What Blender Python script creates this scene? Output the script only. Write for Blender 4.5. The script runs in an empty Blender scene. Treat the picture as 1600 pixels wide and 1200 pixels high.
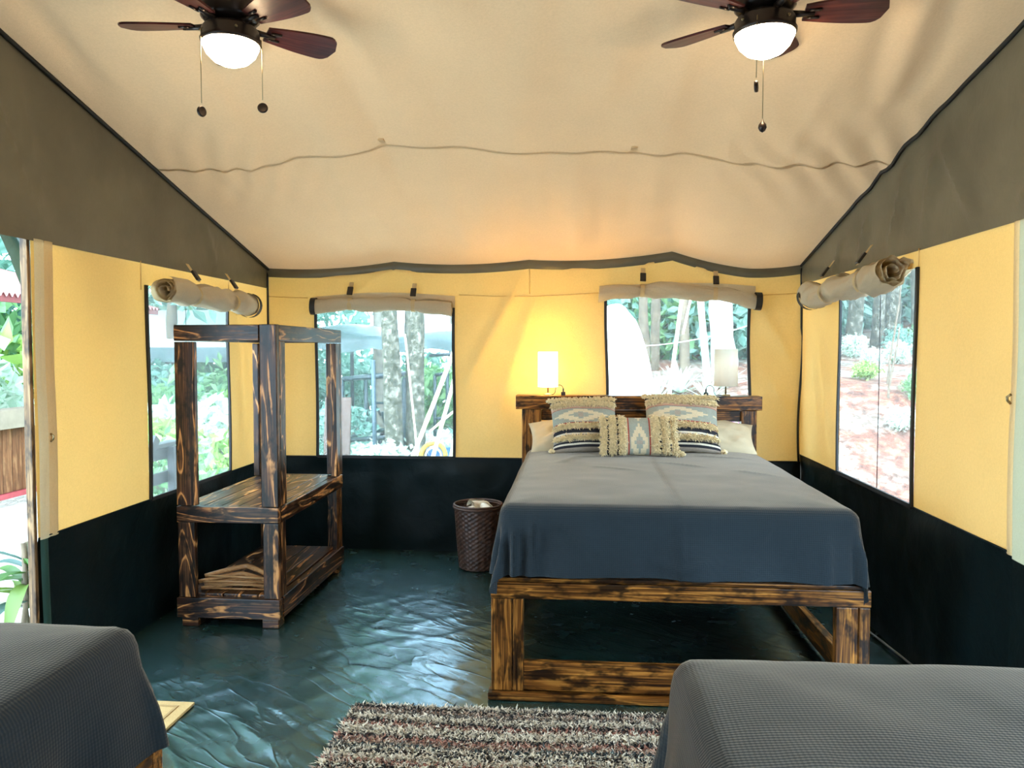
import bpy, bmesh, math, random
import numpy as np
from mathutils import Matrix, Vector, Euler
random.seed(7); RNG = np.random.default_rng(11)
SC = bpy.context.scene
COL = SC.collection
PI = math.pi
# ------------------------------------------------------------------ camera, sky, exposure
cam_d = bpy.data.cameras.new('camera'); cam = bpy.data.objects.new('camera', cam_d); COL.objects.link(cam)
cam_d.sensor_width = 36.0; cam_d.lens = 36.0 * 1200 / 1600
cam_d.clip_start = 0.05; cam_d.clip_end = 300
cam.location = (0, 0, 1.56)
cam.rotation_euler = (PI / 2 - math.atan(52 / 1200), 0, math.atan(100 / 1200))
SC.camera = cam
W = bpy.data.worlds.new('sky'); SC.world = W; W.use_nodes = True
bg = W.node_tree.nodes['Background']
bg.inputs[0].default_value = (0.60, 0.82, 1.0, 1); bg.inputs[1].default_value = 14.0
vs = SC.view_settings
vs.view_transform = 'Standard'; vs.look = 'None'; vs.gamma = 1; vs.exposure = 0.0; vs.use_curve_mapping = False
FAN_LIGHT = 58.0; SHADE_LIGHT = 11.0; BULB_W = 7.0
# ------------------------------------------------------------------ helpers
WM = {}
def link(o, parent=None, M=None):
    COL.objects.link(o)
    M = M if M is not None else Matrix.Identity(4)
    o.matrix_basis = M
    WM[o.name] = M.copy()
    if parent is not None:
        o.parent = parent
        o.matrix_parent_inverse = WM[parent.name].inverted()
    return o
def tag(o, label=None, cat=None, group=None, kind=None):
    if label: o['label'] = label
    if cat: o['category'] = cat
    if group: o['group'] = group
    if kind: o['kind'] = kind
    return o
def empty(name, loc, label, cat, group=None, kind=None):
    o = bpy.data.objects.new(name, None); o.empty_display_size = 0.05
    link(o, None, Matrix.Translation(loc)); return tag(o, label, cat, group, kind)
def mesh(name, verts, faces, mats, idx=None, smooth=True):
    me = bpy.data.meshes.new(name)
    me.from_pydata([tuple(map(float, v)) for v in verts], [], [tuple(map(int, f)) for f in faces])
    if not isinstance(mats, (list, tuple)): mats = [mats]
    for m in mats: me.materials.append(m)
    if idx is not None: me.polygons.foreach_set('material_index', np.asarray(idx, dtype=np.int32))
    if smooth: me.polygons.foreach_set('use_smooth', np.ones(len(me.polygons), dtype=bool))
    me.update(); return me
def mk(name, verts, faces, mats, parent=None, idx=None, smooth=True, M=None, local=False):
    """verts in world space unless M given (then local)"""
    me = mesh(name, verts, faces, mats, idx, smooth)
    o = bpy.data.objects.new(name, me)
    return link(o, parent, M)
def centred(name, verts, faces, mats, parent=None, idx=None, smooth=True, base=None):
    """one mesh thing with its origin at base"""
    v = np.asarray(verts, float); b = np.array(base if base is not None else [v[:,0].mean(), v[:,1].mean(), v[:,2].min()])
    return mk(name, v - b, faces, mats, parent, idx, smooth, Matrix.Translation(b))
def grid_faces(nu, nv, closed_u=False):
    f = []
    for i in range(nu - (0 if closed_u else 1)):
        i2 = (i + 1) % nu
        for j in range(nv - 1):
            f.append((i * nv + j, i2 * nv + j, i2 * nv + j + 1, i * nv + j + 1))
    return f
BOXC = {}
def box_mesh(l, w, h, bev, mat):
    k = (round(l,4), round(w,4), round(h,4), round(bev,4), mat.name)
    if k in BOXC: return BOXC[k]
    bm = bmesh.new(); bmesh.ops.create_cube(bm, size=1)
    for v in bm.verts: v.co = Vector((v.co.x * l, v.co.y * w, v.co.z * h))
    if bev > 0: bmesh.ops.bevel(bm, geom=bm.edges[:], offset=min(bev, min(l,w,h)*.3), segments=2, affect='EDGES', profile=.6)
    me = bpy.data.meshes.new('board'); bm.to_mesh(me); bm.free(); me.materials.append(mat); BOXC[k] = me
    return me
def board(name, p0, p1, mat, parent=None, axis=None, bev=.004, rot=None):
    """box from corner p0 to corner p1; its long axis becomes the local X axis (wood grain)"""
    p0 = np.array(p0, float); p1 = np.array(p1, float); d = np.abs(p1 - p0); c = (p0 + p1) / 2
    a = axis if axis is not None else int(np.argmax(d))
    if a == 0: R = Matrix.Identity(4); l, w, h = d[0], d[1], d[2]
    elif a == 1: R = Matrix.Rotation(PI/2, 4, 'Z'); l, w, h = d[1], d[0], d[2]
    else: R = Matrix.Rotation(-PI/2, 4, 'Y'); l, w, h = d[2], d[1], d[0]
    M = Matrix.Translation(c) @ (rot if rot is not None else Matrix.Identity(4)) @ R
    o = bpy.data.objects.new(name, box_mesh(l, w, h, bev, mat))
    return link(o, parent, M)
def tube(path, rad, n=8, cap=True):
    P = np.asarray(path, float); m = len(P); rad = np.full(m, rad) if np.isscalar(rad) else np.asarray(rad, float)
    T = np.gradient(P, axis=0); T /= np.linalg.norm(T, axis=1)[:, None] + 1e-9
    ref = np.array([0, 0, 1.]) if abs(T[0][2]) < .9 else np.array([1., 0, 0])
    V = []
    for i in range(m):
        a = np.cross(ref, T[i]); a /= np.linalg.norm(a) + 1e-9; b = np.cross(T[i], a); ref = b if abs(np.dot(b, T[min(i+1, m-1)])) < .9 else ref
        for k in range(n):
            t = 2 * PI * k / n; V.append(P[i] + rad[i] * (math.cos(t) * a + math.sin(t) * b))
    F = []
    for i in range(m - 1):
        for k in range(n):
            k2 = (k + 1) % n; F.append((i*n+k, i*n+k2, (i+1)*n+k2, (i+1)*n+k))
    if cap: F.append(tuple(range(n))[::-1]); F.append(tuple(range((m-1)*n, m*n)))
    return np.array(V), F
def lathe(prof, n=24, c=(0, 0, 0), cap=False):
    V = []
    for k in range(n):
        t = 2 * PI * k / n
        for r, z in prof: V.append((c[0] + r * math.cos(t), c[1] + r * math.sin(t), c[2] + z))
    return np.array(V), grid_faces(n, len(prof), True)
def merge(*parts):
    V = []; F = []; o = 0
    for v, f in parts:
        V.append(np.asarray(v, float)); F += [tuple(i + o for i in q) for q in f]; o += len(v)
    return np.vstack(V), F
def copy_tree(o, M, label=None):
    """copy of a thing with its parts and sub-parts"""
    c = o.copy(); COL.objects.link(c); c.matrix_basis = M; WM[c.name] = M.copy()
    if label: c['label'] = label
    for ch in list(o.children):
        d = ch.copy(); COL.objects.link(d); d.parent = c; WM[d.name] = M
        for g in list(ch.children):
            e = g.copy(); COL.objects.link(e); e.parent = d
    return c
# lattice noise
_H = np.random.default_rng(3).random((256, 256))
def vnoise(x, y):
    xi = np.floor(x).astype(int); yi = np.floor(y).astype(int); fx = x - xi; fy = y - yi
    fx = fx*fx*(3-2*fx); fy = fy*fy*(3-2*fy)
    a = _H[xi % 256, yi % 256]; b = _H[(xi+1) % 256, yi % 256]; c = _H[xi % 256, (yi+1) % 256]; d = _H[(xi+1) % 256, (yi+1) % 256]
    return (a*(1-fx)+b*fx)*(1-fy) + (c*(1-fx)+d*fx)*fy - .5
def fbm(x, y, o=4):
    s = 0; a = 1
    for k in range(o): s = s + a * vnoise(x * 2**k + 17*k, y * 2**k + 31*k); a *= .5
    return s
def sstep(x, a=0., b=1.):
    t = np.clip((x - a) / (b - a), 0, 1); return t*t*(3-2*t)
def fold(u, v, u0, v0, u1, v1, w, amp):
    """long soft ridge along a segment"""
    du, dv = u1-u0, v1-v0; L = math.hypot(du, dv); t = ((u-u0)*du + (v-v0)*dv) / L**2
    d = ((u-u0)*dv - (v-v0)*du) / L
    return amp * np.exp(-(d/w)**2) * sstep(t, -.15, .25) * (1 - sstep(t, .7, 1.15))
# ------------------------------------------------------------------ materials
class NT:
    def __init__(s, name):
        s.m = bpy.data.materials.new(name); s.m.use_nodes = True; s.t = s.m.node_tree; s.n = s.t.nodes; s.b = s.n['Principled BSDF']; s.out = s.n['Material Output']
    def add(s, typ, **kw):
        n = s.n.new(typ)
        for k, v in kw.items():
            if k == 'inp':
                for i, x in v.items():
                    if hasattr(x, 'is_output'): s.t.links.new(x, n.inputs[i])
                    else: n.inputs[i].default_value = x
            else: setattr(n, k, v)
        return n
    def ln(s, a, b): s.t.links.new(a, b)
    def set(s, **kw):
        for k, v in kw.items():
            k = k.replace('_', ' ').title() if k not in ('IOR',) else k
            i = s.b.inputs[k]
            if hasattr(v, 'is_output'): s.ln(v, i)
            else: i.default_value = v
        return s
    def coord(s, kind='Object', scale=(1,1,1), rand=False):
        c = s.add('ShaderNodeTexCoord'); src = c.outputs[kind]
        if rand:
            oi = s.add('ShaderNodeObjectInfo'); r = s.add('ShaderNodeMath', operation='MULTIPLY', inp={0: oi.outputs['Random'], 1: 37.0})
            cb = s.add('ShaderNodeCombineXYZ', inp={0: r.outputs[0], 1: r.outputs[0], 2: r.outputs[0]})
            a = s.add('ShaderNodeVectorMath', operation='ADD', inp={0: src, 1: cb.outputs[0]}); src = a.outputs[0]
        mp = s.add('ShaderNodeMapping', inp={0: src, 3: scale}); return mp.outputs[0]
    def noise(s, vec, scale, detail=3, rough=.55, dist=0.):
        return s.add('ShaderNodeTexNoise', inp={'Vector': vec, 'Scale': scale, 'Detail': detail, 'Roughness': rough, 'Distortion': dist}).outputs['Fac']
    def ramp(s, fac, stops, interp='LINEAR'):
        r = s.add('ShaderNodeValToRGB', inp={0: fac}); e = r.color_ramp.elements; r.color_ramp.interpolation = interp
        while len(e) < len(stops): e.new(.5)
        for k, (p, c) in enumerate(stops): e[k].position = p; e[k].color = (*c, 1) if len(c) == 3 else c
        return r.outputs[0]
    def math(s, op, a, b=0., c=None):
        i = {0: a, 1: b}
        if c is not None: i[2] = c
        return s.add('ShaderNodeMath', operation=op, inp=i).outputs[0]
    def mix(s, fac, a, b, mode='MIX'):
        n = s.add('ShaderNodeMix', data_type='RGBA', blend_type=mode)
        for i, x in ((0, fac), (6, a), (7, b)):
            if hasattr(x, 'is_output'): s.ln(x, n.inputs[i])
            else: n.inputs[i].default_value = x if not isinstance(x, tuple) or len(x) == 4 else (*x, 1)
        return n.outputs[2]
    def bump(s, h, strength=.3, dist=.01):
        return s.add('ShaderNodeBump', inp={'Height': h, 'Strength': strength, 'Distance': dist}).outputs[0]
def plain(name, col, rough=.6, metal=0., var=.12, scale=20., bump=.1, spec=.5):
    n = NT(name); v = n.coord(); f = n.noise(v, scale)
    a = tuple(c*(1-var) for c in col); b = tuple(min(1, c*(1+var)) for c in col)
    n.set(base_color=n.ramp(f, [(.3, a), (.7, b)]), roughness=rough, metallic=metal)
    n.b.inputs['Specular IOR Level'].default_value = spec
    if bump: n.set(normal=n.bump(n.noise(v, scale*3), bump, .004))
    return n.m
def canvas(name, col, trans, tcol, rough=.8, bump=.25, sheen=.2):
    n = NT(name); v = n.coord('Object')
    f = n.noise(v, 2.2, 4); fine = n.noise(v, 90, 2)
    c = n.mix(.5, n.ramp(f, [(.25, tuple(x*.9 for x in col)), (.75, tuple(min(1, x*1.06) for x in col))]), n.ramp(fine, [(.3, tuple(x*.9 for x in col)), (.7, tuple(min(1,x*1.05) for x in col))]))
    n.set(base_color=c, roughness=rough); n.b.inputs['Specular IOR Level'].default_value = .15
    h = n.math('ADD', n.noise(v, 260, 1), n.math('MULTIPLY', n.noise(v, 7, 4, .6), 3.0))
    nb = n.bump(h, bump, .006); n.set(normal=nb)
    if trans > 0:
        tr = n.add('ShaderNodeBsdfTranslucent', inp={'Color': (*tcol, 1), 'Normal': nb})
        mx = n.add('ShaderNodeMixShader', inp={0: trans, 1: n.b.outputs[0], 2: tr.outputs[0]})
        n.ln(mx.outputs[0], n.out.inputs[0])
    return n.m
def wood(name, dark, mid, light, ring=9., burn=.5, rough=.32, cross=7., fine_w=.5, line=True):
    """scorched softwood, grain along local X: growth-ring lines, fine streaks, charred blotches"""
    n = NT(name)
    base = n.noise(n.coord('Object', (1.0, cross, cross), True), .8, 2, .45, .5)
    warp = n.noise(n.coord('Object', (2.0, 14, 14), True), 2, 3)
    fr = n.math('FRACT', n.math('ADD', n.math('MULTIPLY', base, ring), n.math('MULTIPLY', warp, .5)))
    lines = n.ramp(fr, [(0, dark), (.50, tuple((a+b)/2 for a, b in zip(dark, mid))), (.62, mid), (.70, light), (.76, light), (.80, mid), (.86, dark)])
    fine = n.noise(n.coord('Object', (2.5, 110, 110), True), 1.0, 3, .6)
    streak = n.ramp(fine, [(.36, dark), (.5, mid), (.64, light)])
    c1 = n.mix(fine_w, lines, streak)
    bm = n.noise(n.coord('Object', (5, 11, 11), True), 1.5, 3, .62)
    c2 = n.mix(n.ramp(bm, [(.46, (0, 0, 0)), (.60, (burn, burn, burn))]), c1, (*[x*.4 for x in dark], 1))
    n.set(base_color=c2, roughness=n.math('ADD', n.math('MULTIPLY', fine, .25), rough - .12))
    n.b.inputs['Coat Weight'].default_value = .05; n.b.inputs['Coat Roughness'].default_value = .25; n.b.inputs['Specular IOR Level'].default_value = .28
    n.set(normal=n.bump(n.math('ADD', fr, fine), .15, .004))
    return n.m
def emit(name, col, st):
    n = NT(name); n.set(base_color=(*col, 1)); n.b.inputs['Emission Color'].default_value = (*col, 1); n.b.inputs['Emission Strength'].default_value = st; return n.m
def leafmat(name, a, b, tr=.35):
    n = NT(name); g = n.add('ShaderNodeNewGeometry'); c = n.ramp(g.outputs['Random Per Island'], [(0, a), (1, b)])
    n.set(base_color=c, roughness=.45)
    t = n.add('ShaderNodeBsdfTranslucent', inp={'Color': c}); mx = n.add('ShaderNodeMixShader', inp={0: tr, 1: n.b.outputs[0], 2: t.outputs[0]}); n.ln(mx.outputs[0], n.out.inputs[0]); return n.m

M_cream = canvas('cream_canvas', (.74, .52, .22), .105, (1.0, .51, .11))
M_ceil = canvas('beige_roof_canvas', (.74, .54, .33), .035, (1.0, .55, .28), bump=.18)
M_flap = canvas('beige_blind_canvas', (.62, .53, .38), .22, (.7, .55, .32), bump=.3)
M_strip = canvas('pale_border_canvas', (.70, .64, .46), .3, (.7, .58, .3))
M_tanstrip = canvas('tan_border_canvas', (.66, .52, .30), .25, (.7, .5, .22))
def vinyl(name, col, rough, bump=.3, spec=.5, sc=6.):
    n = NT(name); v = n.coord(); f = n.noise(v, 3, 4)
    n.set(base_color=n.ramp(f, [(.3, tuple(x*.8 for x in col)), (.7, tuple(x*1.2 for x in col))]), roughness=rough); n.b.inputs['Specular IOR Level'].default_value = spec
    n.set(normal=n.bump(n.noise(v, sc, 5, .6, .6), bump, .02)); return n.m
M_gable = vinyl('olive_grey_vinyl', (.130, .122, .088), .36, .22)
M_low = vinyl('dark_green_vinyl', (.0015, .007, .008), .45, .3, .2)
M_bind = plain('black_binding', (.008, .009, .011), .6)
def floor_mat():
    n = NT('green_floor_vinyl'); v = n.coord(); f = n.noise(v, 2, 4)
    n.set(base_color=n.ramp(f, [(.3, (.007, .022, .020)), (.7, (.012, .032, .028))]), roughness=n.math('ADD', n.math('MULTIPLY', n.noise(v, 5, 3), .12), .20)); n.b.inputs['Specular IOR Level'].default_value = .5; n.b.inputs['IOR'].default_value = 2.4; n.b.inputs['Specular Tint'].default_value = (.6, .85, 1., 1)
    rot = n.add('ShaderNodeMapping', inp={0: v, 2: (0, 0, .62)}).outputs[0]; rv = n.add('ShaderNodeMapping', inp={0: rot, 3: (2.0, 6.5, 1)}).outputs[0]
    ridge = n.math('ABSOLUTE', n.math('SUBTRACT', n.noise(rv, 1.1, 2, .5, .5), .5))
    crease = n.ramp(ridge, [(0, (1, 1, 1)), (.035, (.25, .25, .25)), (.09, (0, 0, 0))])
    h = n.math('ADD', n.noise(rv, 1.5, 3, .45, .4), n.math('MULTIPLY', crease, .22))
    n.set(normal=n.bump(h, .19, .03)); return n.m
M_floor = floor_mat()
M_ward = wood('charred_pine', (.008, .004, .003), (.075, .024, .009), (.62, .28, .09), 11., .9, .34, 7., .17)
M_bed = wood('scorched_amber_pine', (.016, .006, .003), (.19, .064, .010), (.58, .24, .045), 8., .92, .34, 9., .6)
M_post = wood('scorched_pale_pine', (.03, .014, .007), (.20, .11, .045), (.40, .24, .11), 5., .8, .5, 8.)
def blanket(name, col):
    n = NT(name); v = n.coord('Object')
    w1 = n.add('ShaderNodeTexWave', wave_type='BANDS', bands_direction='X', inp={'Vector': v, 'Scale': 36., 'Distortion': 1.0, 'Detail': 1.}).outputs['Fac']
    w2 = n.add('ShaderNodeTexWave', wave_type='BANDS', bands_direction='Y', inp={'Vector': v, 'Scale': 36., 'Distortion': 1.0, 'Detail': 1.}).outputs['Fac']
    w3 = n.add('ShaderNodeTexWave', wave_type='BANDS', bands_direction='Z', inp={'Vector': v, 'Scale': 36., 'Distortion': 1.0, 'Detail': 1.}).outputs['Fac']
    h = n.math('ADD', n.math('ADD', w1, w2), w3); f = n.noise(v, 3, 4)
    c = n.ramp(f, [(.3, tuple(x*.88 for x in col)), (.7, tuple(x*1.1 for x in col))])
    c = n.mix(n.math('MULTIPLY', h, .06), c, (*[x*.55 for x in col], 1))
    n.set(base_color=c, roughness=.75); n.b.inputs['Specular IOR Level'].default_value = .12
    n.b.inputs['Sheen Weight'].default_value = .42; n.b.inputs['Sheen Tint'].default_value = (1., .82, .64, 1); n.b.inputs['Sheen Roughness'].default_value = .45
    n.set(normal=n.bump(n.math('ADD', h, n.math('MULTIPLY', n.noise(v, 9, 4), 2.)), .17, .005)); return n.m
M_blank = blanket('slate_blue_waffle_cotton', (.013, .023, .031))
M_sheet = plain('white_cotton', (.72, .68, .58), .8, var=.06, scale=8, bump=.25)
M_pillow = plain('cream_pillow_cotton', (.46, .38, .25), .85, var=.08, scale=9, bump=.3)
M_black = plain('black_plastic', (.012, .012, .014), .4)
M_chrome = plain('brass_metal', (.35, .28, .16), .3, 1.)
M_bronze = plain('dark_bronze_metal', (.050, .038, .034), .32, .7, spec=.5)
M_maho = wood('mahogany_blade', (.045, .010, .010), (.085, .018, .016), (.13, .032, .024), 4., .3, .35, 8.)
M_globe = emit('lit_frosted_glass', (1.0, .74, .44), FAN_LIGHT)
def basket_mat():
    n = NT('dark_wicker'); v = n.coord(); f = n.noise(v, 30, 3)
    n.set(base_color=n.ramp(f, [(.3, (.020, .008, .005)), (.7, (.085, .036, .020))]), roughness=.5); return n.m
M_wick = basket_mat()
M_towel = plain('white_towel', (.75, .70, .60), .95, var=.06, scale=60, bump=.6)
M_hang = wood('pale_hanger_wood', (.28, .13, .05), (.42, .22, .09), (.5, .3, .14), 3., .1, .35)
K_teal = plain('woven_teal', (.27, .285, .235), .9, var=.1, scale=120); K_cream = plain('woven_cream', (.56, .46, .30), .9, var=.1, scale=120)
K_red = plain('woven_red', (.30, .045, .03), .9, scale=120); K_pink = plain('woven_pink', (.50, .32, .22), .9, scale=120)
K_blk = plain('woven_black', (.012, .012, .018), .9, scale=120); K_wht = plain('woven_white', (.62, .56, .45), .9, scale=120); K_grey = plain('woven_grey', (.30, .25, .20), .9, scale=120)
K_fr = plain('tufted_cream_yarn', (.86, .68, .40), .95, var=.2, scale=60)
# ------------------------------------------------------------------ tent shell
XL, XR, YB, YF, YR = -2.43, 1.68, 5.9, -3.0, 1.4
def roof_l(Y): return np.where(Y >= YR, 2.2 + .2525*(YB - Y), 2.2 + .2525*(YB-YR) * (Y - YF) / (YR - YF))
def roof_r(Y): return np.interp(Y, [YF, YR, 3.1, 3.86, 4.9, YB], [2.2, 3.2, 2.785, 2.652, 2.425, 2.195])
def sup(X, xs, zs): return np.interp(X, xs, zs)
def smooth_interp(X, xs, zs):
    # sagging spans between raised points
    X = np.asarray(X, float); out = np.zeros_like(X)
    for (a, za), (b, zb) in zip(zip(xs[:-1], zs[:-1]), zip(xs[1:], zs[1:])):
        m = (X >= a - 1e-9) & (X <= b + 1e-9); t = (X[m]-a)/(b-a); out[m] = za*(1-t)+zb*t - .028*(b-a)*4*t*(1-t)
    return out
def eave(X): return smooth_interp(X, [XL, -1.41, -.36, .72, 1.27, XR], [2.205, 2.246, 2.250, 2.302, 2.17, 2.197])
def seamz(X): return smooth_interp(X, [XL, -1.08, .31, XR], [2.585, 2.725, 2.66, 2.545])
def ceil_z(X, Y):
    a = (X - XL) / (XR - XL); base = roof_l(Y)*(1-a) + roof_r(Y)*a
    b43 = 2.604*(1-a) + np.interp(4.3, [3.86, 4.9], [2.652, 2.425])*a
    d_seam = seamz(X) - b43; d_eave = eave(X) - (2.2*(1-a) + 2.195*a)
    edge = np.minimum(sstep((X-XL)/.35), sstep((XR-X)/.35))
    ws = np.where(Y > 4.3, sstep((YB - Y)/1.6), np.clip((Y - 1.4)/2.9, 0, 1)**.8)
    we = sstep((Y - 4.4)/1.5)
    z = base + d_seam*ws*np.clip(edge, .0, 1) + d_eave*we
    # pull wrinkles running down from ridge, and gathers at the seam near the gables
    g = np.exp(-((Y-4.25)/.45)**2); e2 = np.exp(-((X-XL)/1.2)**2)
    z = z + .012*g*e2*np.sin((X*1.0+Y*.55)*34 + 3*fbm(X*2, Y*2, 2))*np.clip(np.sin((X-XL)*2.6), 0, 1)
    e3 = np.exp(-((XR-X)/.9)**2); z = z + .015*g*e3*np.sin((X*1.0-Y*.6)*30 + 3*fbm(X*2+4, Y*2, 2))
    z = z + .030*fbm(X*3.2+5, Y*.5, 3)*sstep((YB-Y)/.6)*edge*1.6
    z = z + fold(X, Y, -2.1, 2.4, -2.28, 3.6, .07, .035) + fold(X, Y, 1.32, 2.6, 1.5, 3.7, .06, .03) + fold(X, Y, 1.1, 2.6, 1.3, 3.7, .05, .02) - fold(X, Y, 1.21, 2.6, 1.40, 3.7, .05, .02)
    z = z + fold(X, Y, -.1, 2.4, .0, 4.2, .10, .014) + fold(X, Y, .5, 3.0, .1, 4.1, .1, .016)
    return z
xs = np.linspace(XL, XR, 150); ys = np.concatenate([np.linspace(YF, 1.3, 16), np.linspace(1.4, YB, 150)])
Xg, Yg = np.meshgrid(xs, ys, indexing='ij'); Zg = ceil_z(Xg, Yg)
cv = np.stack([Xg, Yg, Zg], -1).reshape(-1, 3)
ceiling = tag(mk('ceiling', cv, grid_faces(len(xs), len(ys)), M_ceil), 'beige canvas tent roof lining sloping up from the back wall', kind='structure')
# ceiling seam, a stitched double strip
def strip3(pts, w_vec, thick=.004):
    P = np.asarray(pts, float); w = np.asarray(w_vec, float)
    a = P - w/2; b = P + w/2; m = P + 0
    return P, a, b
sx = np.linspace(XL+.01, XR-.01, 140); sv = []
for x in sx:
    for dy, dz in ((-.014, .001), (-.007, -.0014), (0, -.0004), (.007, -.0014), (.014, .001)):
        y = 4.3 + dy; sv.append((x, y, float(ceil_z(np.array([x]), np.array([y]))[0]) + dz))
tag(mk('seam', sv, grid_faces(len(sx), 5), M_ceil, ceiling))
for px in (-1.08, .31):     # sewn reinforcement tabs
    z = float(ceil_z(np.array([px]), np.array([4.25]))[0]); board('sewn_tab', (px-.016, 4.22, z-.006), (px+.016, 4.32, z+.004), M_ceil, ceiling, bev=.002)

def sheet(name, us, vs_, fn, mats, parent=None, holes=(), kind=None):
    """gridded fabric with rectangular openings; fn maps (U,V) arrays to XYZ"""
    us = np.unique(np.round(np.concatenate([us, [h for H in holes for h in H[:2]]]), 4)); vs_ = np.unique(np.round(np.concatenate([vs_, [h for H in holes for h in H[2:]]]), 4))
    us = us[np.concatenate([[True], np.diff(us) > 1e-3])]; vs_ = vs_[np.concatenate([[True], np.diff(vs_) > 1e-3])]
    U, V = np.meshgrid(us, vs_, indexing='ij'); P = fn(U, V).reshape(-1, 3); nv = len(vs_); F = []
    for i in range(len(us)-1):
        for j in range(nv-1):
            cu, cw = (us[i]+us[i+1])/2, (vs_[j]+vs_[j+1])/2
            if any(h[0] < cu < h[1] and h[2] < cw < h[3] for h in holes): continue
            F.append((i*nv+j, (i+1)*nv+j, (i+1)*nv+j+1, i*nv+j+1))
    used = np.unique(np.array(F)); remap = -np.ones(len(P), int); remap[used] = np.arange(len(used))
    return mk(name, P[used], [tuple(remap[list(f)]) for f in F], mats, parent)
def rng(a, b, st): return np.linspace(a, b, max(2, int(round((b-a)/st))+1))
ZB, ZL_, ZR_ = .728, .712, .785
W1 = (-2.03, -.942, ZB, 1.90); W2 = (.232, 1.295, ZB, 2.0); W3 = (4.17, 5.18, ZL_, 1.93); W4 = (3.945, 5.04, ZR_, 1.97)
def hole_fade(U, V, holes, w=.12):
    f = np.ones_like(U)
    for h in holes:
        d = np.maximum(np.maximum(h[0]-U, U-h[1]), np.maximum(h[2]-V, V-h[3])); f = f * sstep(d, 0, w)
    return f
# back wall
def back_fn(U, V):
    top = eave(U) - .055; Z = V + (top - 2.15) * sstep(V, 1.95, 2.15)
    w = .020*fbm(U*1.7, V*1.1, 3) + fold(U, V, -.42, 2.1, -.85, 1.3, .05, .022) + fold(U, V, -.3, 2.0, -.62, 1.0, .05, .018) + fold(U, V, .72, 2.26, .35, 2.0, .03, .014) + fold(U, V, .72, 2.26, 1.2, 2.0, .03, .014)
    w = w + fold(U, V, -1.41, 2.2, -1.75, 1.98, .03, .012) + fold(U, V, -1.41, 2.2, -1.1, 2.0, .03, .012) + fold(U, V, 1.33, 1.9, 1.66, 1.4, .04, .02) + fold(U, V, 1.33, 1.5, 1.66, 1.0, .04, .018)
    w = w * sstep(V, ZB, ZB+.15) * hole_fade(U, V, (W1, W2)) * np.minimum(sstep((U-XL)/.15), sstep((XR-U)/.15))
    return np.stack([U, YB - .005 - w*1.3, Z], -1)
wall_back = tag(sheet('wall_back', rng(XL, XR, .03), rng(ZB, 2.15, .03), back_fn, M_cream, None, (W1, W2)), 'yellow cream canvas back wall of the tent with two windows', kind='structure')
def low_fn(Yp, sgn, seed, axis, zt):
    def fn(U, V):
        w = .035*fbm(U*2.2+seed, V*1.6+seed, 4)*sstep(V, 0, .1)*(1-sstep(V, zt-.12, zt))
        o = np.full_like(U, Yp) + sgn*w
        return np.stack([U, o, V], -1) if axis == 1 else np.stack([o, U, V], -1)
    return fn
tag(sheet('lower_panel', rng(XL, XR, .035), rng(-.04, ZB, .035), low_fn(YB-.005, -1, 3, 1, ZB), M_low, wall_back), 'dark green vinyl skirt panel below the cream canvas')
def eav_fn(U, V):
    return np.stack([U, YB - .012 - .012*np.sin(V*PI) - .012*fbm(U*6, V*2, 2)*np.sin(V*PI), eave(U) - .065 + .068*V], -1)
tag(sheet('eave_band', rng(XL, XR, .03), np.linspace(0, 1, 5), eav_fn, M_gable, wall_back), 'olive grey vinyl band under the roof edge')
def seamline(name, pts, r, mat, parent): v, f = tube(pts, r, 5); return mk(name, v, f, mat, parent)
for a, b in ((XL+.02, -2.1), (-.9, XR-.02)):
    pts = [(x, YB-.015 - float(0), 1.985 + .012*math.sin(x*4) + .03*math.exp(-((x-.7)/.3)**2)) for x in np.linspace(a, b, 30)]
    q = back_fn(np.array([p[0] for p in pts]), np.array([p[2] for p in pts])); seamline('seam', [(x, y-.002, z) for x, y, z in q], .0035, M_cream, wall_back)
seamline('seam', [tuple(back_fn(np.array([-.355]), np.array([z]))[0] - np.array([0, .002, 0])) for z in np.linspace(1.99, 2.14, 6)], .003, M_cream, wall_back)
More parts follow.
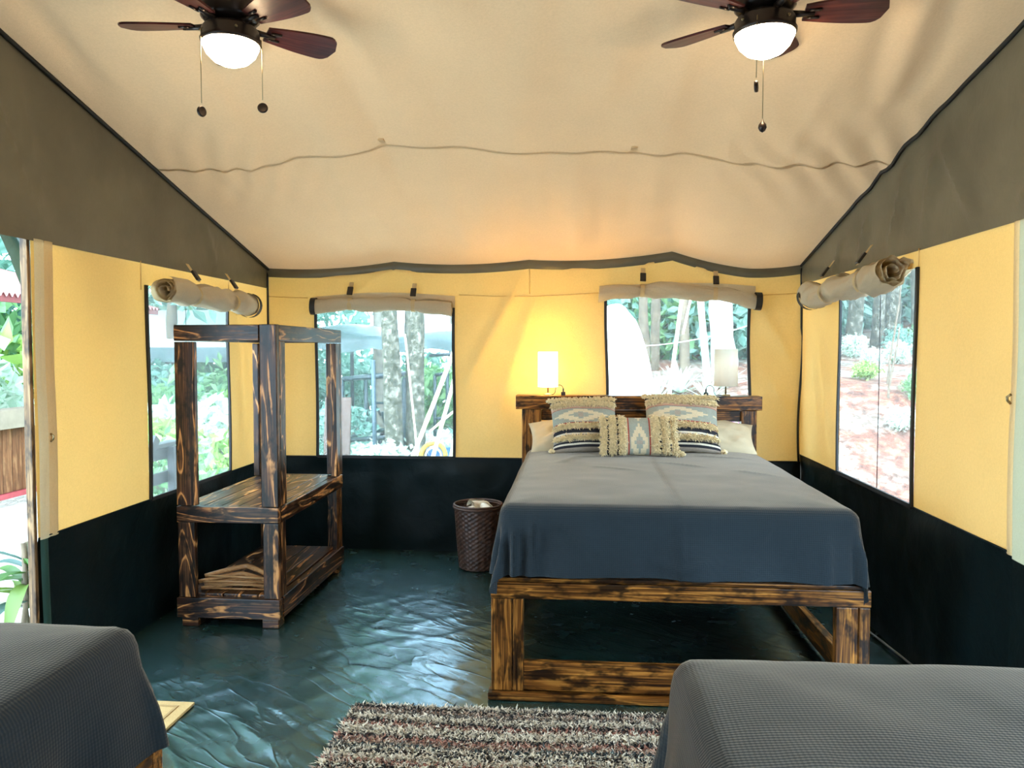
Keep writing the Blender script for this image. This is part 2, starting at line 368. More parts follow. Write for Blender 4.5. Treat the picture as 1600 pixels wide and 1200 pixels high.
# side walls
def side_wall(X, sgn, z0, ystart, hole, name, label, seed, roof):
    def up_fn(U, V):
        w = .022*fbm(U*1.5+seed, V*1.2, 3)
        if sgn < 0: w = w + fold(U, V, 5.25, 2.0, 5.45, .8, .05, .02) + fold(U, V, 5.5, 1.6, 5.7, .8, .04, .015)
        else: w = w + fold(U, V, 5.1, .85, 5.5, 1.7, .06, .03) + fold(U, V, 5.3, .8, 5.6, 1.5, .05, .025)
        w = w * sstep(V, z0, z0+.1) * (1-sstep(V, 1.98, 2.06)) * hole_fade(U, V, (hole,)) * sstep((YB-U)/.12) * sstep((U-ystart)/.1)
        return np.stack([X - sgn*(.004 + w), U, V], -1)
    wl = tag(sheet(name, rng(ystart, YB, .03), rng(z0, 2.062, .03), up_fn, M_cream, None, (hole,)), label, kind='structure')
    tag(sheet('lower_panel', rng(ystart, YB, .035), rng(-.04, z0, .035), low_fn(X - sgn*.004, -sgn, seed, 0, z0), M_low, wl), 'dark green vinyl skirt panel below the cream canvas')
    # gable: olive vinyl between wall head and roof edge, whole length of the tent
    def g_fn(U, V):
        top = roof(U); Z = 2.05 + (top - 2.05)*V
        w = .02*fbm(U*1.2+seed, Z*1.5, 3)
        if sgn < 0: w = w + fold(U, Z, 3.30, 2.1, 2.95, 2.75, .035, .035) + fold(U, Z, 5.0, 2.1, 4.85, 2.4, .025, .02) + fold(U, Z, 3.34, 2.08, 3.15, 2.9, .03, .02)
        else: w = w + fold(U, Z, 3.08, 2.1, 2.8, 2.3, .03, .04) + fold(U, Z, 3.4, 2.12, 3.75, 2.6, .03, .03) + fold(U, Z, 4.3, 2.1, 4.1, 2.5, .03, .025) + fold(U, Z, 4.75, 2.08, 4.6, 2.35, .03, .025) + fold(U, Z, 3.9, 2.1, 3.75, 2.5, .04, .02) + fold(U, Z, 5.2, 2.07, 5.05, 2.25, .025, .02)
        return np.stack([X - sgn*(.012 + w*np.sin(np.clip(V, .04, .96)*PI)**.5), U, Z], -1)
    tag(sheet('gable_panel', rng(YF, YB, .045), np.linspace(0, 1, 26), g_fn, M_gable, wl), 'olive grey vinyl gable panel above the cream canvas')
    # dark piping along the roof edge
    py = np.linspace(1.5, YB-.01, 60); pts = [(X - sgn*.02, y, float(ceil_z(np.array([X]), np.array([y]))[0]) - .012) for y in py]
    seamline('roof_piping', pts, .011, M_bind, wl)
    # front stretch of the wall, past the doorway
    dy0 = ystart - 1.25
    sheet('canvas_panel', rng(YF, dy0, .3), rng(z0, 2.062, .3), lambda U, V: np.stack([np.full_like(U, X), U, V], -1), M_gable, wl, ((-.5, .9, z0+.01, 1.93),))
    sheet('lower_panel', rng(YF, dy0, .3), rng(-.04, z0, .3), lambda U, V: np.stack([np.full_like(U, X), U, V], -1), M_low, wl)
    return wl
wall_left = side_wall(XL, -1, ZL_, 3.255, W3, 'wall_left', 'cream canvas left wall of the tent beside the open doorway', 5, roof_l)
wall_right = side_wall(XR, 1, ZR_, 3.06, W4, 'wall_right', 'cream canvas right wall of the tent with one window', 9, roof_r)
# panel seams on side walls
for y in (4.115, 5.20): seamline('seam', [(XL+.012, y, z) for z in np.linspace(1.9, 2.06, 5)], .003, M_cream, wall_left)
for y in (3.93,): seamline('seam', [(XR-.012, y, z) for z in np.linspace(1.9, 2.06, 5)], .003, M_cream, wall_right)
# front wall behind the viewer
D0 = (-2.03, -.94, .73, 1.9); D1 = (.23, 1.3, .73, 1.9)
wall_front = tag(sheet('wall_front', rng(XL, XR, .1), rng(-.04, 2.25, .1), lambda U, V: np.stack([U, np.full_like(U, YF), V], -1), M_gable, None, ()), 'olive grey front wall of the tent', kind='structure')
# floor
fx = rng(XL, XR, .022); fy = np.concatenate([rng(YF, 1.9, .35), rng(1.95, YB, .022)])
FX, FY = np.meshgrid(fx, fy, indexing='ij')
rid = 1 - np.abs(fbm(FX*1.1+FY*.9+2, -FX*2.6+FY*2.4, 3))*4
rid2 = 1 - np.abs(fbm(FX*3.1-FY*.5+9, FX*1.2+FY*3.1, 3))*4
FZ = .0035*np.clip(rid, 0, 1)**2 + .0022*np.clip(rid2, 0, 1)**3
for (a, b, c, d, w, h) in ((-1.55, 3.2, -1.05, 2.75, .02, .008), (-1.35, 3.25, -.95, 2.9, .018, .007), (-1.75, 3.0, -1.4, 2.6, .02, .007), (-1.6, 4.6, -1.2, 3.9, .02, .006), (-1.3, 4.7, -.8, 4.3, .018, .006), (-1.25, 3.7, -.45, 3.5, .015, .005), (-1.2, 4.2, -.5, 4.0, .018, .005), (-1.0, 3.5, -.55, 3.36, .012, .005)):
    FZ = FZ + fold(FX, FY, a, b, c, d, w, h)
FZ = FZ * np.minimum(np.minimum(sstep((FX-XL)/.1), sstep((XR-FX)/.1)), sstep((YB-FY)/.1)) - .008
tag(mk('floor', np.stack([FX, FY, FZ], -1).reshape(-1, 3), grid_faces(len(fx), len(fy)), M_floor), 'glossy wrinkled dark green vinyl tent floor', kind='structure')
# corner bindings
for nm, pts, par in (('corner_binding', [(XL+.012, YB-.015, z) for z in np.linspace(ZB, 2.17, 12)], wall_left),
                     ('corner_binding', [(XR-.014 + .012*math.sin((z-1.3)*5)*(1 if z < 1.7 else .3), YB-.02, z) for z in np.linspace(ZB, 2.17, 24)], wall_right)):
    seamline(nm, pts, .009, M_bind, par)
# panel edge lines where cream meets green
seamline('edge_seam', [(x, YB-.012, ZB) for x in np.linspace(XL+.02, XR-.02, 12)], .005, M_bind, wall_back)
seamline('edge_seam', [(XL+.012, y, ZL_) for y in np.linspace(3.3, YB-.02, 12)], .004, M_low, wall_left)
seamline('edge_seam', [(XR-.012, y, ZR_) for y in np.linspace(3.06, YB-.02, 12)], .004, M_low, wall_right)
seamline('floor_seam', [(XR-.05-.03*math.sin(y*3), y, .012) for y in np.linspace(3.2, 5.0, 20)], .006, plain('grey_seam_tape', (.25, .27, .27), .5), wall_right)
# ------------------------------------------------------------------ windows: black binding and insect mesh
def net_mat():
    n = NT('insect_mesh'); t = n.add('ShaderNodeBsdfTransparent'); n.set(base_color=(.75, .8, .8, 1), roughness=.9)
    n.b.inputs['Specular IOR Level'].default_value = .1
    tr = n.add('ShaderNodeBsdfTranslucent', inp={'Color': (.8, .85, .85, 1)})
    m0 = n.add('ShaderNodeMixShader', inp={0: .5, 1: n.b.outputs[0], 2: tr.outputs[0]})
    mx = n.add('ShaderNodeMixShader', inp={0: .10, 1: t.outputs[0], 2: m0.outputs[0]}); n.ln(mx.outputs[0], n.out.inputs[0]); return n.m
M_net = net_mat()
def window(name, hole, to3, label, wob=0.):
    u0, u1, v0, v1 = hole
    us = np.linspace(u0, u1, 14); vv = np.linspace(v0, v1, 14); P = [to3(u, v, -.012 + .006*math.sin(u*9)) for u in us for v in vv]
    w = tag(mk(name, P, grid_faces(14, 14), M_net), label, kind='structure')
    for pts in ([(u0 + wob*math.sin((v-v0)*4), v) for v in np.linspace(v0, v1, 20)], [(u1 + wob*math.sin((v-v0)*5), v) for v in np.linspace(v0, v1, 20)], [(u, v0) for u in np.linspace(u0, u1, 12)]):
        P = []; d = np.array(pts[-1]) - np.array(pts[0]); d = d/np.linalg.norm(d); nrm = np.array([-d[1], d[0]])
        for p in pts:
            for s, o in ((-1, .0), (-1, .012), (1, .012), (1, .0)): P.append(to3(p[0]+nrm[0]*s*.011, p[1]+nrm[1]*s*.011, o))
        nn = len(pts); F = [(i*4+k, i*4+(k+1) % 4, (i+1)*4+(k+1) % 4, (i+1)*4+k) for i in range(nn-1) for k in range(4)]
        mk('window_binding', P, F, M_bind, w, smooth=False)
    return w
tb = lambda u, v, o: (u, YB - .008 - o, v)
tl = lambda u, v, o: (XL + .008 + o, u, v)
tr_ = lambda u, v, o: (XR - .008 - o, u, v)
win1 = window('window_1', W1, tb, 'mesh window in the back wall behind the wooden wardrobe', .004)
win2 = window('window_2', W2, tb, 'mesh window in the back wall above the big bed', .010)
win3 = window('window_3', W3, tl, 'mesh window in the left wall beside the wardrobe', .008)
win4 = window('window_4', W4, tr_, 'mesh window in the right wall beside the big bed', .010)
seamline('mesh_seam', [(XR-.002, 4.42, z) for z in np.linspace(ZR_, 1.9, 8)], .0025, M_bind, win4)
seamline('mesh_seam', [(XL+.002, 4.62, z) for z in np.linspace(ZL_, 1.9, 8)], .002, M_bind, win3)
# ------------------------------------------------------------------ rolled window blinds
def roll(name, ends, sagz, rad, label, turns=3.2, squash=1., near_first=True, lumps=.25, seed=0, wallaxis=0):
    """canvas blind rolled to a spiral tube between two points"""
    A = np.array(ends[0], float); B = np.array(ends[1], float); ax = B - A; L = np.linalg.norm(ax); ax /= L
    up = np.array([0, 0, 1.]); side = np.cross(ax, up); side /= np.linalg.norm(side); up = np.cross(side, ax)
    n = 44; m = 92; V = []; rs = np.random.default_rng(seed); ph = rs.random(4)*6
    base = empty(name, tuple((A+B)/2), label, 'window blind', 'rolled window blinds')
    ti, ki = np.meshgrid(np.linspace(0, 1, n), np.arange(30)/29*2*PI, indexing='ij'); CR = fbm(ti*9+seed*5+np.cos(ki)*1.2, np.sin(ki)*1.2+ti*3, 3)
    for i in range(n):
        t = i/(n-1); c = A + ax*L*t + np.array([0, 0, -sagz*4*t*(1-t)])
        pin = 1 - .28*math.exp(-((t-.27)/.045)**2) - .28*math.exp(-((t-.72)/.045)**2)
        for k in range(m):
            a = k/(m-1); th = a*turns*2*PI + .4*math.sin(t*5+ph[0]); rr = rad*(.22 + .78*a**.8)*pin*(1 + lumps*.35*math.sin(th*1 + t*9+ph[1])*math.sin(t*PI*3+ph[2]) + .05*math.sin(3*th+ph[3]+8*t) + lumps*.5*(CR[i, k % 29 if k < 63 else k-63]))
            V.append(c + side*rr*math.cos(th)*squash + up*rr*math.sin(th))
    mk('rolled_canvas', V, grid_faces(n, m), M_flap, base)
    # black bound edge at the tight end
    for t0 in ((.985, 1.0),):
        E = []
        for i, t in enumerate(np.linspace(t0[0]-.02, t0[1]+.004, 3)):
            c = A + ax*L*t
            for k in range(24):
                th = k/24*2*PI; rr = rad*1.06; E.append(c + side*rr*math.cos(th)*squash + up*rr*math.sin(th))
        F = [(i*24+k, i*24+(k+1) % 24, (i+1)*24+(k+1) % 24, (i+1)*24+k) for i in range(2) for k in range(24)]
        mk('bound_edge', E, F, M_bind, base)
    for t in (.27, .72):
        c = A + ax*L*t + np.array([0, 0, -sagz*4*t*(1-t)]); P = []
        inward = side if abs(side[1]) > .5 or True else side
        for k in range(25):
            th = -PI/2 - PI*.15 + k/24*2*PI*.98; rr = rad*.78
            for s in (-1, 1): P.append(c + ax*s*.016 + side*rr*math.cos(th)*squash + up*rr*math.sin(th))
        st = mk('strap', P, grid_faces(25, 2), M_tanstrip, base)
        yield_dir = (np.array([1., 0, 0]) if wallaxis == 0 else (np.array([-1., 0, 0]) if wallaxis == 1 else np.array([0, -1., 0])))
        p = c + yield_dir*rad*squash*.55 + up*rad*1.0
        # webbing up to the wall head and a black buckle on it
        top = c + up*(rad + .11) - yield_dir*.03
        Q = []
        for q in (top, p):
            for s in (-1, 1): Q.append(q + ax*s*.017)
        Q = np.array(Q); mk('webbing', np.vstack([Q, Q + yield_dir*.003]), [(0,1,3,2), (4,6,7,5), (0,2,6,4), (1,5,7,3)], M_tanstrip, base, smooth=False)
        bk = board('buckle', (-.022, -.008, -.034), (.022, .008, .034), M_black, base, axis=2, bev=.004)
        d = (p-top)/np.linalg.norm(p-top); mid = top*.35 + p*.65 + yield_dir*.008
        X = Vector(ax); Zv = Vector(-d); Yv = Zv.cross(X)
        R = Matrix((X, Yv, Zv)).transposed().to_4x4()
        bk.matrix_basis = Matrix.Translation(mid) @ R @ Matrix.Rotation(-PI/2, 4, 'Y'); WM[bk.name] = bk.matrix_basis
    return base
roll('rolled_window_blind', ((XL+.10, 4.20, 1.90), (XL+.09, 5.38, 1.885)), .0, .082, 'rolled beige canvas blind above the left wall window, spiral end showing', wallaxis=0, seed=1, lumps=.5)
roll('rolled_window_blind', ((-.95, YB-.06, 1.875), (-2.05, YB-.06, 1.905)), -.03, .062, 'flat rolled beige blind above the back window behind the wardrobe', squash=.75, wallaxis=2, seed=2, lumps=.5)
roll('rolled_window_blind', ((.17, YB-.07, 1.985), (1.36, YB-.06, 1.925)), -.05, .062, 'sagging rolled beige blind above the back window over the bed', squash=.85, wallaxis=2, seed=3, lumps=.7)
roll('rolled_window_blind', ((XR-.10, 4.00, 1.955), (XR-.09, 5.40, 1.93)), .01, .088, 'crumpled rolled beige blind above the right wall window', wallaxis=1, seed=4, lumps=.95)
# canvas header above back windows
for (a, b, z) in ((-2.05, -.93, 1.98), (.2, 1.33, 2.04)):
    sheet('window_header', rng(a, b, .05), rng(z-.09, z, .03), lambda U, V: np.stack([U, YB-.03-.012*np.sin(U*7), V + .03*np.sin((U-a)/(b-a)*PI)], -1), M_flap, wall_back)
# ------------------------------------------------------------------ doorway trims
trim = tag(board('trim_1', (XL-.03, 3.232, -.03), (XL+.004, 3.254, 2.07), M_post, bev=.004), 'scorched pine post at the left doorway', kind='structure')
def door_edge(X, sgn, ya, yb, z0, z1, nm, mat, label, off):
    P = []
    for z in np.linspace(z0, z1, 14):
        for k, y in enumerate(np.linspace(ya, yb, 5)): P.append((X - sgn*(off + .006*math.sin(k/4*PI) + .003*math.sin(z*7)), y, z))
    return mk(nm, P, grid_faces(14, 5), mat, wall_left if sgn < 0 else wall_right)
door_edge(XL, -1, 3.258, 3.322, ZL_-.01, 2.06, 'door_border', M_strip, '', .016)
door_edge(XL, -1, 3.322, 3.385, ZL_-.01, 2.06, 'door_border', M_tanstrip, '', .014)
door_edge(XL, -1, 3.258, 3.31, -.02, ZL_-.01, 'door_border', vinyl('mid_green_vinyl', (.02, .06, .05), .4), '', .016)
door_edge(XR, 1, 3.10, 3.05, ZR_-.01, 2.05, 'door_border', M_tanstrip, '', .014)
door_edge(XR, 1, 3.055, 2.86, ZR_-.02, 2.05, 'door_border', canvas('grey_green_canvas', (.42, .42, .31), .2, (.4, .4, .25)), '', .018)
door_edge(XR, 1, 3.055, 2.86, 0.0, ZR_-.02, 'door_border', M_low, '', .018)
for X, sgn, y, z, par in ((XL, -1, 3.335, 1.16, wall_left), (XR, 1, 3.085, 1.375, wall_right)):
    v, f = tube([(X - sgn*.02, y, z-.018), (X - sgn*.032, y, z-.006), (X - sgn*.034, y, z+.008), (X - sgn*.02, y, z+.018)], .005, 6)
    mk('brass_turn_button', v, f, M_chrome, par)
# ------------------------------------------------------------------ wardrobe
def wardrobe():
    x0, x1, y0, y1 = -2.25, -1.655, 4.14, 5.32
    t = empty('open_wardrobe', ((x0+x1)/2, (y0+y1)/2, 0), 'tall open wardrobe frame of dark charred pine with two plank shelves', 'wardrobe')
    B = lambda n, a, b, ax=None: board(n, a, b, M_ward, t, ax)
    th = .04; zt = 1.705
    # upper posts: L-shaped corners of two boards
    B('post', (x0, y0+.004, .685), (x0+.115, y0+th, zt-.095)); B('post', (x1-.098, y0-.004, .685), (x1, y0+th, zt+.002))
    B('post', (x1-th, y0+th+.002, .685), (x1, y0+th+.085, zt-.092)); B('post', (x0, y0+th+.002, .685), (x0+th, y0+th+.07, zt-.095))
    B('post', (x1-.10, y1-th, .685), (x1, y1, zt-.095)); B('post', (x0, y1-th, .685), (x0+.10, y1, zt-.095))
    B('post', (x1-th, y1-th-.09, .685), (x1, y1-th-.002, zt-.095)); B('post', (x0, y1-th-.09, .685), (x0+th, y1-th-.002, zt-.095))
    # top frame
    B('top_rail', (x0, y0, zt-.09), (x1-.102, y0+th, zt)); B('top_rail', (x1-th, y0+th, zt-.09), (x1, y1, zt))
    B('top_rail', (x0, y1-th, zt-.09), (x1-th-.002, y1, zt)); B('top_rail', (x0, y0+th+.002, zt-.09), (x0+th, y1-th-.002, zt))
    # middle shelf
    B('middle_rail', (x0, y0-.002, .59), (x1-.002, y0+th, .68)); B('middle_rail', (x1-th, y0+th+.002, .59), (x1+.002, y1, .68)); B('middle_rail', (x0, y1-th, .59), (x1-th-.002, y1, .68)); B('middle_rail', (x0, y0+th+.002, .59), (x0+th, y1-th-.002, .68))
    n = 5; xa, xb = x0+th+.002, x1-th-.002
    for k in range(n):
        a = xa + (xb-xa)*k/n; b = xa + (xb-xa)*(k+1)/n - .003
        B('shelf_plank', (a, y0+th+.002, .655), (b, y1-th-.002, .680), 1); B('shelf_plank', (a, y0+th+.002, .15), (b, y1-th-.002, .172), 1)
    # lower posts
    B('post', (x0+.004, y0+.004, .16), (x0+.10, y0+th, .588)); B('post', (x1-.095, y0+.004, .16), (x1-.004, y0+th, .588))
    B('post', (x1-th+.002, y0+th+.002, .16), (x1-.004, y0+th+.075, .588)); B('post', (x0+.004, y1-th, .16), (x0+.10, y1-.004, .588)); B('post', (x1-.10, y1-th, .16), (x1-.004, y1-.004, .588)); B('post', (x0+.004, y0+th+.002, .16), (x0+th, y0+th+.075, .588)); B('post', (x1-th+.002, y1-th-.08, .16), (x1-.004, y1-th-.002, .588))
    # bottom frame
    B('bottom_rail', (x0-.006, y0-.006, .045), (x1+.002, y0+th, .158)); B('bottom_rail', (x1-th, y0+th+.002, .045), (x1+.006, y1, .165)); B('bottom_rail', (x0, y1-th, .045), (x1-th-.002, y1, .158)); B('bottom_rail', (x0-.006, y0+th+.002, .045), (x0+th, y1-th-.002, .158))
    for a in (x0+.02, x1-.105):
        for b in (y0, y1-.1): B('foot', (a, b+.003, -.006), (a+.095, b+.09, .044), 0)
    return t
wardrobe()
# wooden hangers on the bottom shelf
def hanger_mesh():
    L = .215; pts = []; rad = []
    for s in np.linspace(-1, 1, 25): pts.append((s*L, 0, .105*(1-abs(s)**1.25) + .0)); rad.append(.012 + .004*(1-abs(s)))
    arm = tube(pts, rad, 8); bar = tube([(-L+.01, 0, .004), (L-.01, 0, .004)], .0055, 8)
    hk = [(0, 0, .105), (0, 0, .14)] + [(.02*math.cos(a) , 0, .160+.02*math.sin(a)) for a in np.linspace(-PI/2-.3, PI*.9, 12)]
    return arm, bar, tube(hk, .0025, 6)
arm, bar, hook = hanger_mesh()
hlab = ['top wooden coat hanger of the pile on the lower wardrobe shelf', 'second wooden coat hanger from the top of the wardrobe pile', 'third wooden coat hanger from the top of the wardrobe pile', 'bottom wooden coat hanger of the pile on the lower wardrobe shelf']
hproto = None
for k in range(4):
    z = .186 + .021*(3-k); Mh = Matrix.Translation((-1.945 + (.012, -.01, .014, 0)[k], 4.225 + (.02, .0, .012, .004)[k], z)) @ Matrix.Rotation(math.radians((-68, -80, -85, -87)[k]), 4, 'X') @ Matrix.Rotation(math.radians((2, -1.5, 1, 0)[k]), 4, 'Y')
    if hproto is None:
        hproto = bpy.data.objects.new('coat_hanger', None); link(hproto, None, Mh); tag(hproto, hlab[0], 'hanger', 'wooden hangers on the lower shelf')
        for nm, (v, f), m in (('arm', arm, M_hang), ('bar', bar, M_hang), ('hook', hook, M_bronze)):
            o = bpy.data.objects.new(nm, mesh(nm, v, f, m)); COL.objects.link(o); o.parent = hproto
    else: copy_tree(hproto, Mh, hlab[k])
# ------------------------------------------------------------------ big bed
def wooden_bed():
    x0, x1, y0, y1 = -.378, 1.272, 3.38, 5.50
    t = empty('wooden_bed', ((x0+x1)/2, (y0+y1)/2, 0), 'high scorched pine bed frame with headboard under the slate blue bedspread', 'bed')
    B = lambda n, a, b, ax=None: board(n, a, b, M_bed, t, ax, .005)
    B('foot_rail', (x0, y0, .452), (x1, y0+.045, .525)); B('foot_rail', (x0+.02, y0+.006, .527), (x1-.02, y0+.04, .545))
    B('side_rail', (x0, y0+.047, .452), (x0+.045, y1, .545)); B('side_rail', (x1-.045, y0+.047, .452), (x1, y1, .545))
    for a in (x0+.002, x1-.147):
        B('leg', (a, y0+.004, .03), (a+.095, y0+.045, .45), 2); B('leg', (a+.097 if a < 0 else a+.097, y0+.004, .03), (a+.145, y0+.045, .45), 2)
    for a in (x0+.002, x1-.047):
        B('leg', (a, y0+.047, .03), (a+.045, y0+.14, .45), 2); B('leg', (a, y1-.14, 0), (a+.045, y1, .45), 2)
    B('bottom_rail', (x0+.147, y0+.006, .035), (x1-.147, y0+.042, .165)); B('plinth', (x0-.012, y0-.022, -.004), (x1+.012, y0+.05, .028))
    B('bottom_rail', (x0+.002, y0+.142, .035), (x0+.045, y1-.142, .15)); B('bottom_rail', (x1-.045, y0+.142, .035), (x1-.002, y1-.142, .15))
    n = 12
    for k in range(n):
        a = y0+.06 + (y1-y0-.16)*k/(n-1); B('slat', (x0+.047, a, .50), (x1-.047, a+.085, .522), 0)
    # headboard
    B('headboard_beam', (-.437, 5.56, 1.135), (1.318, 5.71, 1.235)); B('headboard_rail', (-.25, 5.60, 1.052), (1.175, 5.64, 1.130)); B('headboard_rail', (-.25, 5.60, .60), (1.175, 5.64, .80))
    for a, b in ((-.392, -.252), (1.177, 1.285)):
        B('headboard_post', (a, 5.575, 0), (b, 5.66, 1.133))
    B('side_rail', (x0, y1+.002, .452), (x0+.045, 5.573, .545)); B('side_rail', (x1-.045, y1+.002, .452), (x1, 5.573, .545))
wooden_bed()
def soft_box(x0, x1, y0, y1, z0, z1, r, res=.05, puff=.012, seed=1):
    """rounded mattress as a closed surface"""
    n = 9; nx = int((x1-x0)/res)+2; ny = int((y1-y0)/res)+2
    bm = bmesh.new(); bmesh.ops.create_cube(bm, size=1)
    for v in bm.verts: v.co = Vector(((x0+x1)/2 + v.co.x*(x1-x0), (y0+y1)/2 + v.co.y*(y1-y0), (z0+z1)/2 + v.co.z*(z1-z0)))
    bmesh.ops.bevel(bm, geom=bm.edges[:], offset=r, segments=5, affect='EDGES', profile=.5)
    V = [tuple(v.co) for v in bm.verts]; F = [tuple(v.index for v in f.verts) for f in bm.faces]; bm.free(); return V, F
v, f = soft_box(-.30, 1.19, 3.415, 5.52, .546, .872, .07)
centred('mattress', v, f, M_sheet); tag(bpy.data.objects['mattress'], 'white sheeted mattress of the big bed, showing under the bedspread edge', 'mattress')
def drape(x0, x1, y0, y1, zt, dr, r=.06, res=.022, flare=.12, wav=.012, seed=0, wr=1., creases=None, p=4., skip=()):
    """cloth lying on a box and hanging over its edges; dr = overhang left, right, near, far"""
    s = rng(x0-dr[0], x1+dr[1], res); t = rng(y0-dr[2], y1+dr[3], res); S, T = np.meshgrid(s, t, indexing='ij')
    cx = np.clip(S, x0, x1); cy = np.clip(T, y0, y1); ex = S-cx; ey = T-cy
    dist = (np.abs(ex)**p + np.abs(ey)**p)**(1/p); e = np.hypot(ex, ey) + 1e-9; nx = ex/e; ny = ey/e
    q = r*PI/2; lo = dist < q; hang = np.clip(dist-q, 0, None)
    k = seed*1.7; per = np.where(np.abs(ex) > np.abs(ey), T, S); w = wav*(np.sin(per*11+k) + .6*np.sin(per*23+1+k) + 2.2*fbm(per*4+k, hang*2, 2))*sstep(hang/.2)
    out = np.where(lo, r*np.sin(dist/r), r + hang*flare + w); down = np.where(lo, r*(1-np.cos(dist/r)), r + hang*math.cos(flare))
    corner = np.clip(np.minimum(np.abs(ex), np.abs(ey))/.15, 0, 1); ang = np.arctan2(np.abs(ey), np.abs(ex)+1e-9)
    out = out + corner*.035*np.sin(ang*6+k)*sstep(hang/.15)
    top = dist <= 1e-6
    z = zt - down + wr*(.008*fbm(S*2.2+k, T*2.2, 3) + .004*fbm(S*7+k, T*5, 2))*np.where(dist < q, 1, .2)
    edge = np.minimum(np.minimum(S-x0, x1-S), np.minimum(T-y0, y1-T)); z = z - .014*np.exp(-np.clip(edge, 0, 1)/.10)*(dist < 1e-6) - .014*(dist >= 1e-6)
    off = np.zeros_like(S)
    if creases:
        for c in creases: off = off + fold(S, T, *c)*1.7
    z = z + off*(dist < q); out = out + off*(dist >= q)
    P = np.stack([cx + nx*out, cy + ny*out, z], -1).reshape(-1, 3)
    return P, grid_faces(len(s), len(t))
cr = [(.45, 3.36, .45, 5.2, .012, .004), (.45, 3.36, .45, 3.05, .010, .010), (.33, 3.17, .45, 3.12, .012, .010), (.57, 3.17, .45, 3.12, .012, .010), (-.1, 3.34, .03, 3.2, .01, .008), (.85, 3.33, .75, 3.22, .01, .007), (-.2, 3.05, -.18, 3.35, .02, .018), (-.28, 3.02, -.27, 3.3, .02, .02), (1.07, 3.05, 1.08, 3.3, .016, .01), (0.0, 4.9, .4, 4.95, .015, .005), (.5, 4.7, .75, 4.5, .015, .005), (.75, 5.0, 1.1, 4.85, .015, .005), (.1, 4.5, .35, 4.35, .015, .004), (-.1, 4.6, 0.0, 4.9, .02, .005), (.9, 4.4, 1.1, 4.2, .02, .004)]
P, F = drape(-.285, 1.175, 3.44, 5.30, .888, (.36, .38, .348, 0), flare=.13, seed=1, creases=cr, p=3.2)
o = centred('bedspread', P, F, M_blank); tag(o, 'slate blue waffle bedspread draped over the big bed at the back', 'blanket', 'slate blue bedspreads')
# foreground beds
def side_bed(x0, x1, y0, y1, lab_b, lab_m, lab_c, dr, seed, room_x):
    t = empty('single_bed', ((x0+x1)/2, (y0+y1)/2, 0), lab_b, 'bed')
    B = lambda n, a, b, ax=None: board(n, a, b, M_bed, t, ax, .005)
    B('foot_rail', (x0, y1-.045, .45), (x1, y1, .545)); B('foot_rail', (x0, y0, .45), (x1, y0+.045, .545))
    B('side_rail', (x0, y0+.047, .45), (x0+.045, y1-.047, .545)); B('side_rail', (x1-.045, y0+.047, .45), (x1, y1-.047, .545))
    for a in (x0+.002, x1-.142):
        for b in (y0+.002, y1-.047): B('leg', (a, b, -.004), (a+.14, b+.045, .448), 2)
    B('bottom_rail', (x0+.144, y1-.043, .035), (x1-.144, y1-.004, .16))
    v, f = soft_box(x0+.06, x1-.06, y0+.03, y1-.05, .546, .868, .07); tag(centred('mattress', v, f, M_sheet), lab_m, 'mattress')
    P, F = drape(x0+.085, x1-.085, y0+.05, y1-.075, .884, dr, flare=.14, seed=seed, p=3., res=.026, wr=1.3)
    tag(centred('bedspread', P, F, M_blank), lab_c, 'blanket', 'slate blue bedspreads')
side_bed(-2.36, -1.06, -.30, 1.86, 'scorched pine bed frame at the lower left corner of the photo', 'mattress hidden under the bedspread of the bed at lower left', 'slate blue bedspread on the bed at the lower left corner', (0.10, .34, .1, .38), 4, 0)
side_bed(.19, 1.62, -.35, 1.79, 'bed frame under the blue bedspread at the lower right corner', 'mattress hidden under the bedspread of the bed at lower right', 'slate blue bedspread on the bed at the lower right corner', (.38, .10, .1, .40), 6, 0)
# ------------------------------------------------------------------ pillows
def cushion_pt(u, v, w, h, t, side=1., n=2.6):
    """u,v in -1..1"""
    pu = 1 - .07*(1-np.abs(v)**2)*1; pv = 1 - .07*(1-np.abs(u)**2)
    # sides bow inward, corners stay
    x = u*w/2*(1 - .06*(1 - v*v)*np.abs(u)**3); z = v*h/2*(1 - .07*(1 - u*u)*np.abs(v)**3)
    th = t/2*np.clip((1-np.abs(u)**n), 0, 1)**.55*np.clip((1-np.abs(v)**n), 0, 1)**.55
    return x, -side*th, z
def cushion(name, w, h, t, mats, nu, nv, M, pattern=None, parent=None, lump=0., seed=0):
    u = np.linspace(-1, 1, nu); v = np.linspace(-1, 1, nv); U, V = np.meshgrid(u, v, indexing='ij'); parts = []; idx = []
    P = []
    for s in (1, -1):
        x, y, z = cushion_pt(U, V, w, h, t, s); y = y - s*lump*fbm(U*2.3+seed, V*2.1+s, 3)*(1-U**4)*(1-V**4); P.append(np.stack([x, y, z], -1).reshape(-1, 3))
    F1 = [f[::-1] for f in grid_faces(nu, nv)]; F2 = [tuple(i+nu*nv for i in f) for f in grid_faces(nu, nv)]
    F1 = [tuple(reversed(f)) for f in F1]; F2 = [tuple(reversed(f)) for f in F2]
    if pattern is not None:
        uc = (U[:-1, :-1]+U[1:, 1:])/2; vc = (V[:-1, :-1]+V[1:, 1:])/2; pi = pattern(uc, vc).reshape(-1); idx = np.concatenate([pi, np.ones_like(pi)])
    else: idx = None
    return mk(name, np.vstack(P), F1+F2, mats, parent, idx, True, M)
KM = [K_teal, K_cream, K_red, K_pink, K_blk, K_wht, K_grey]
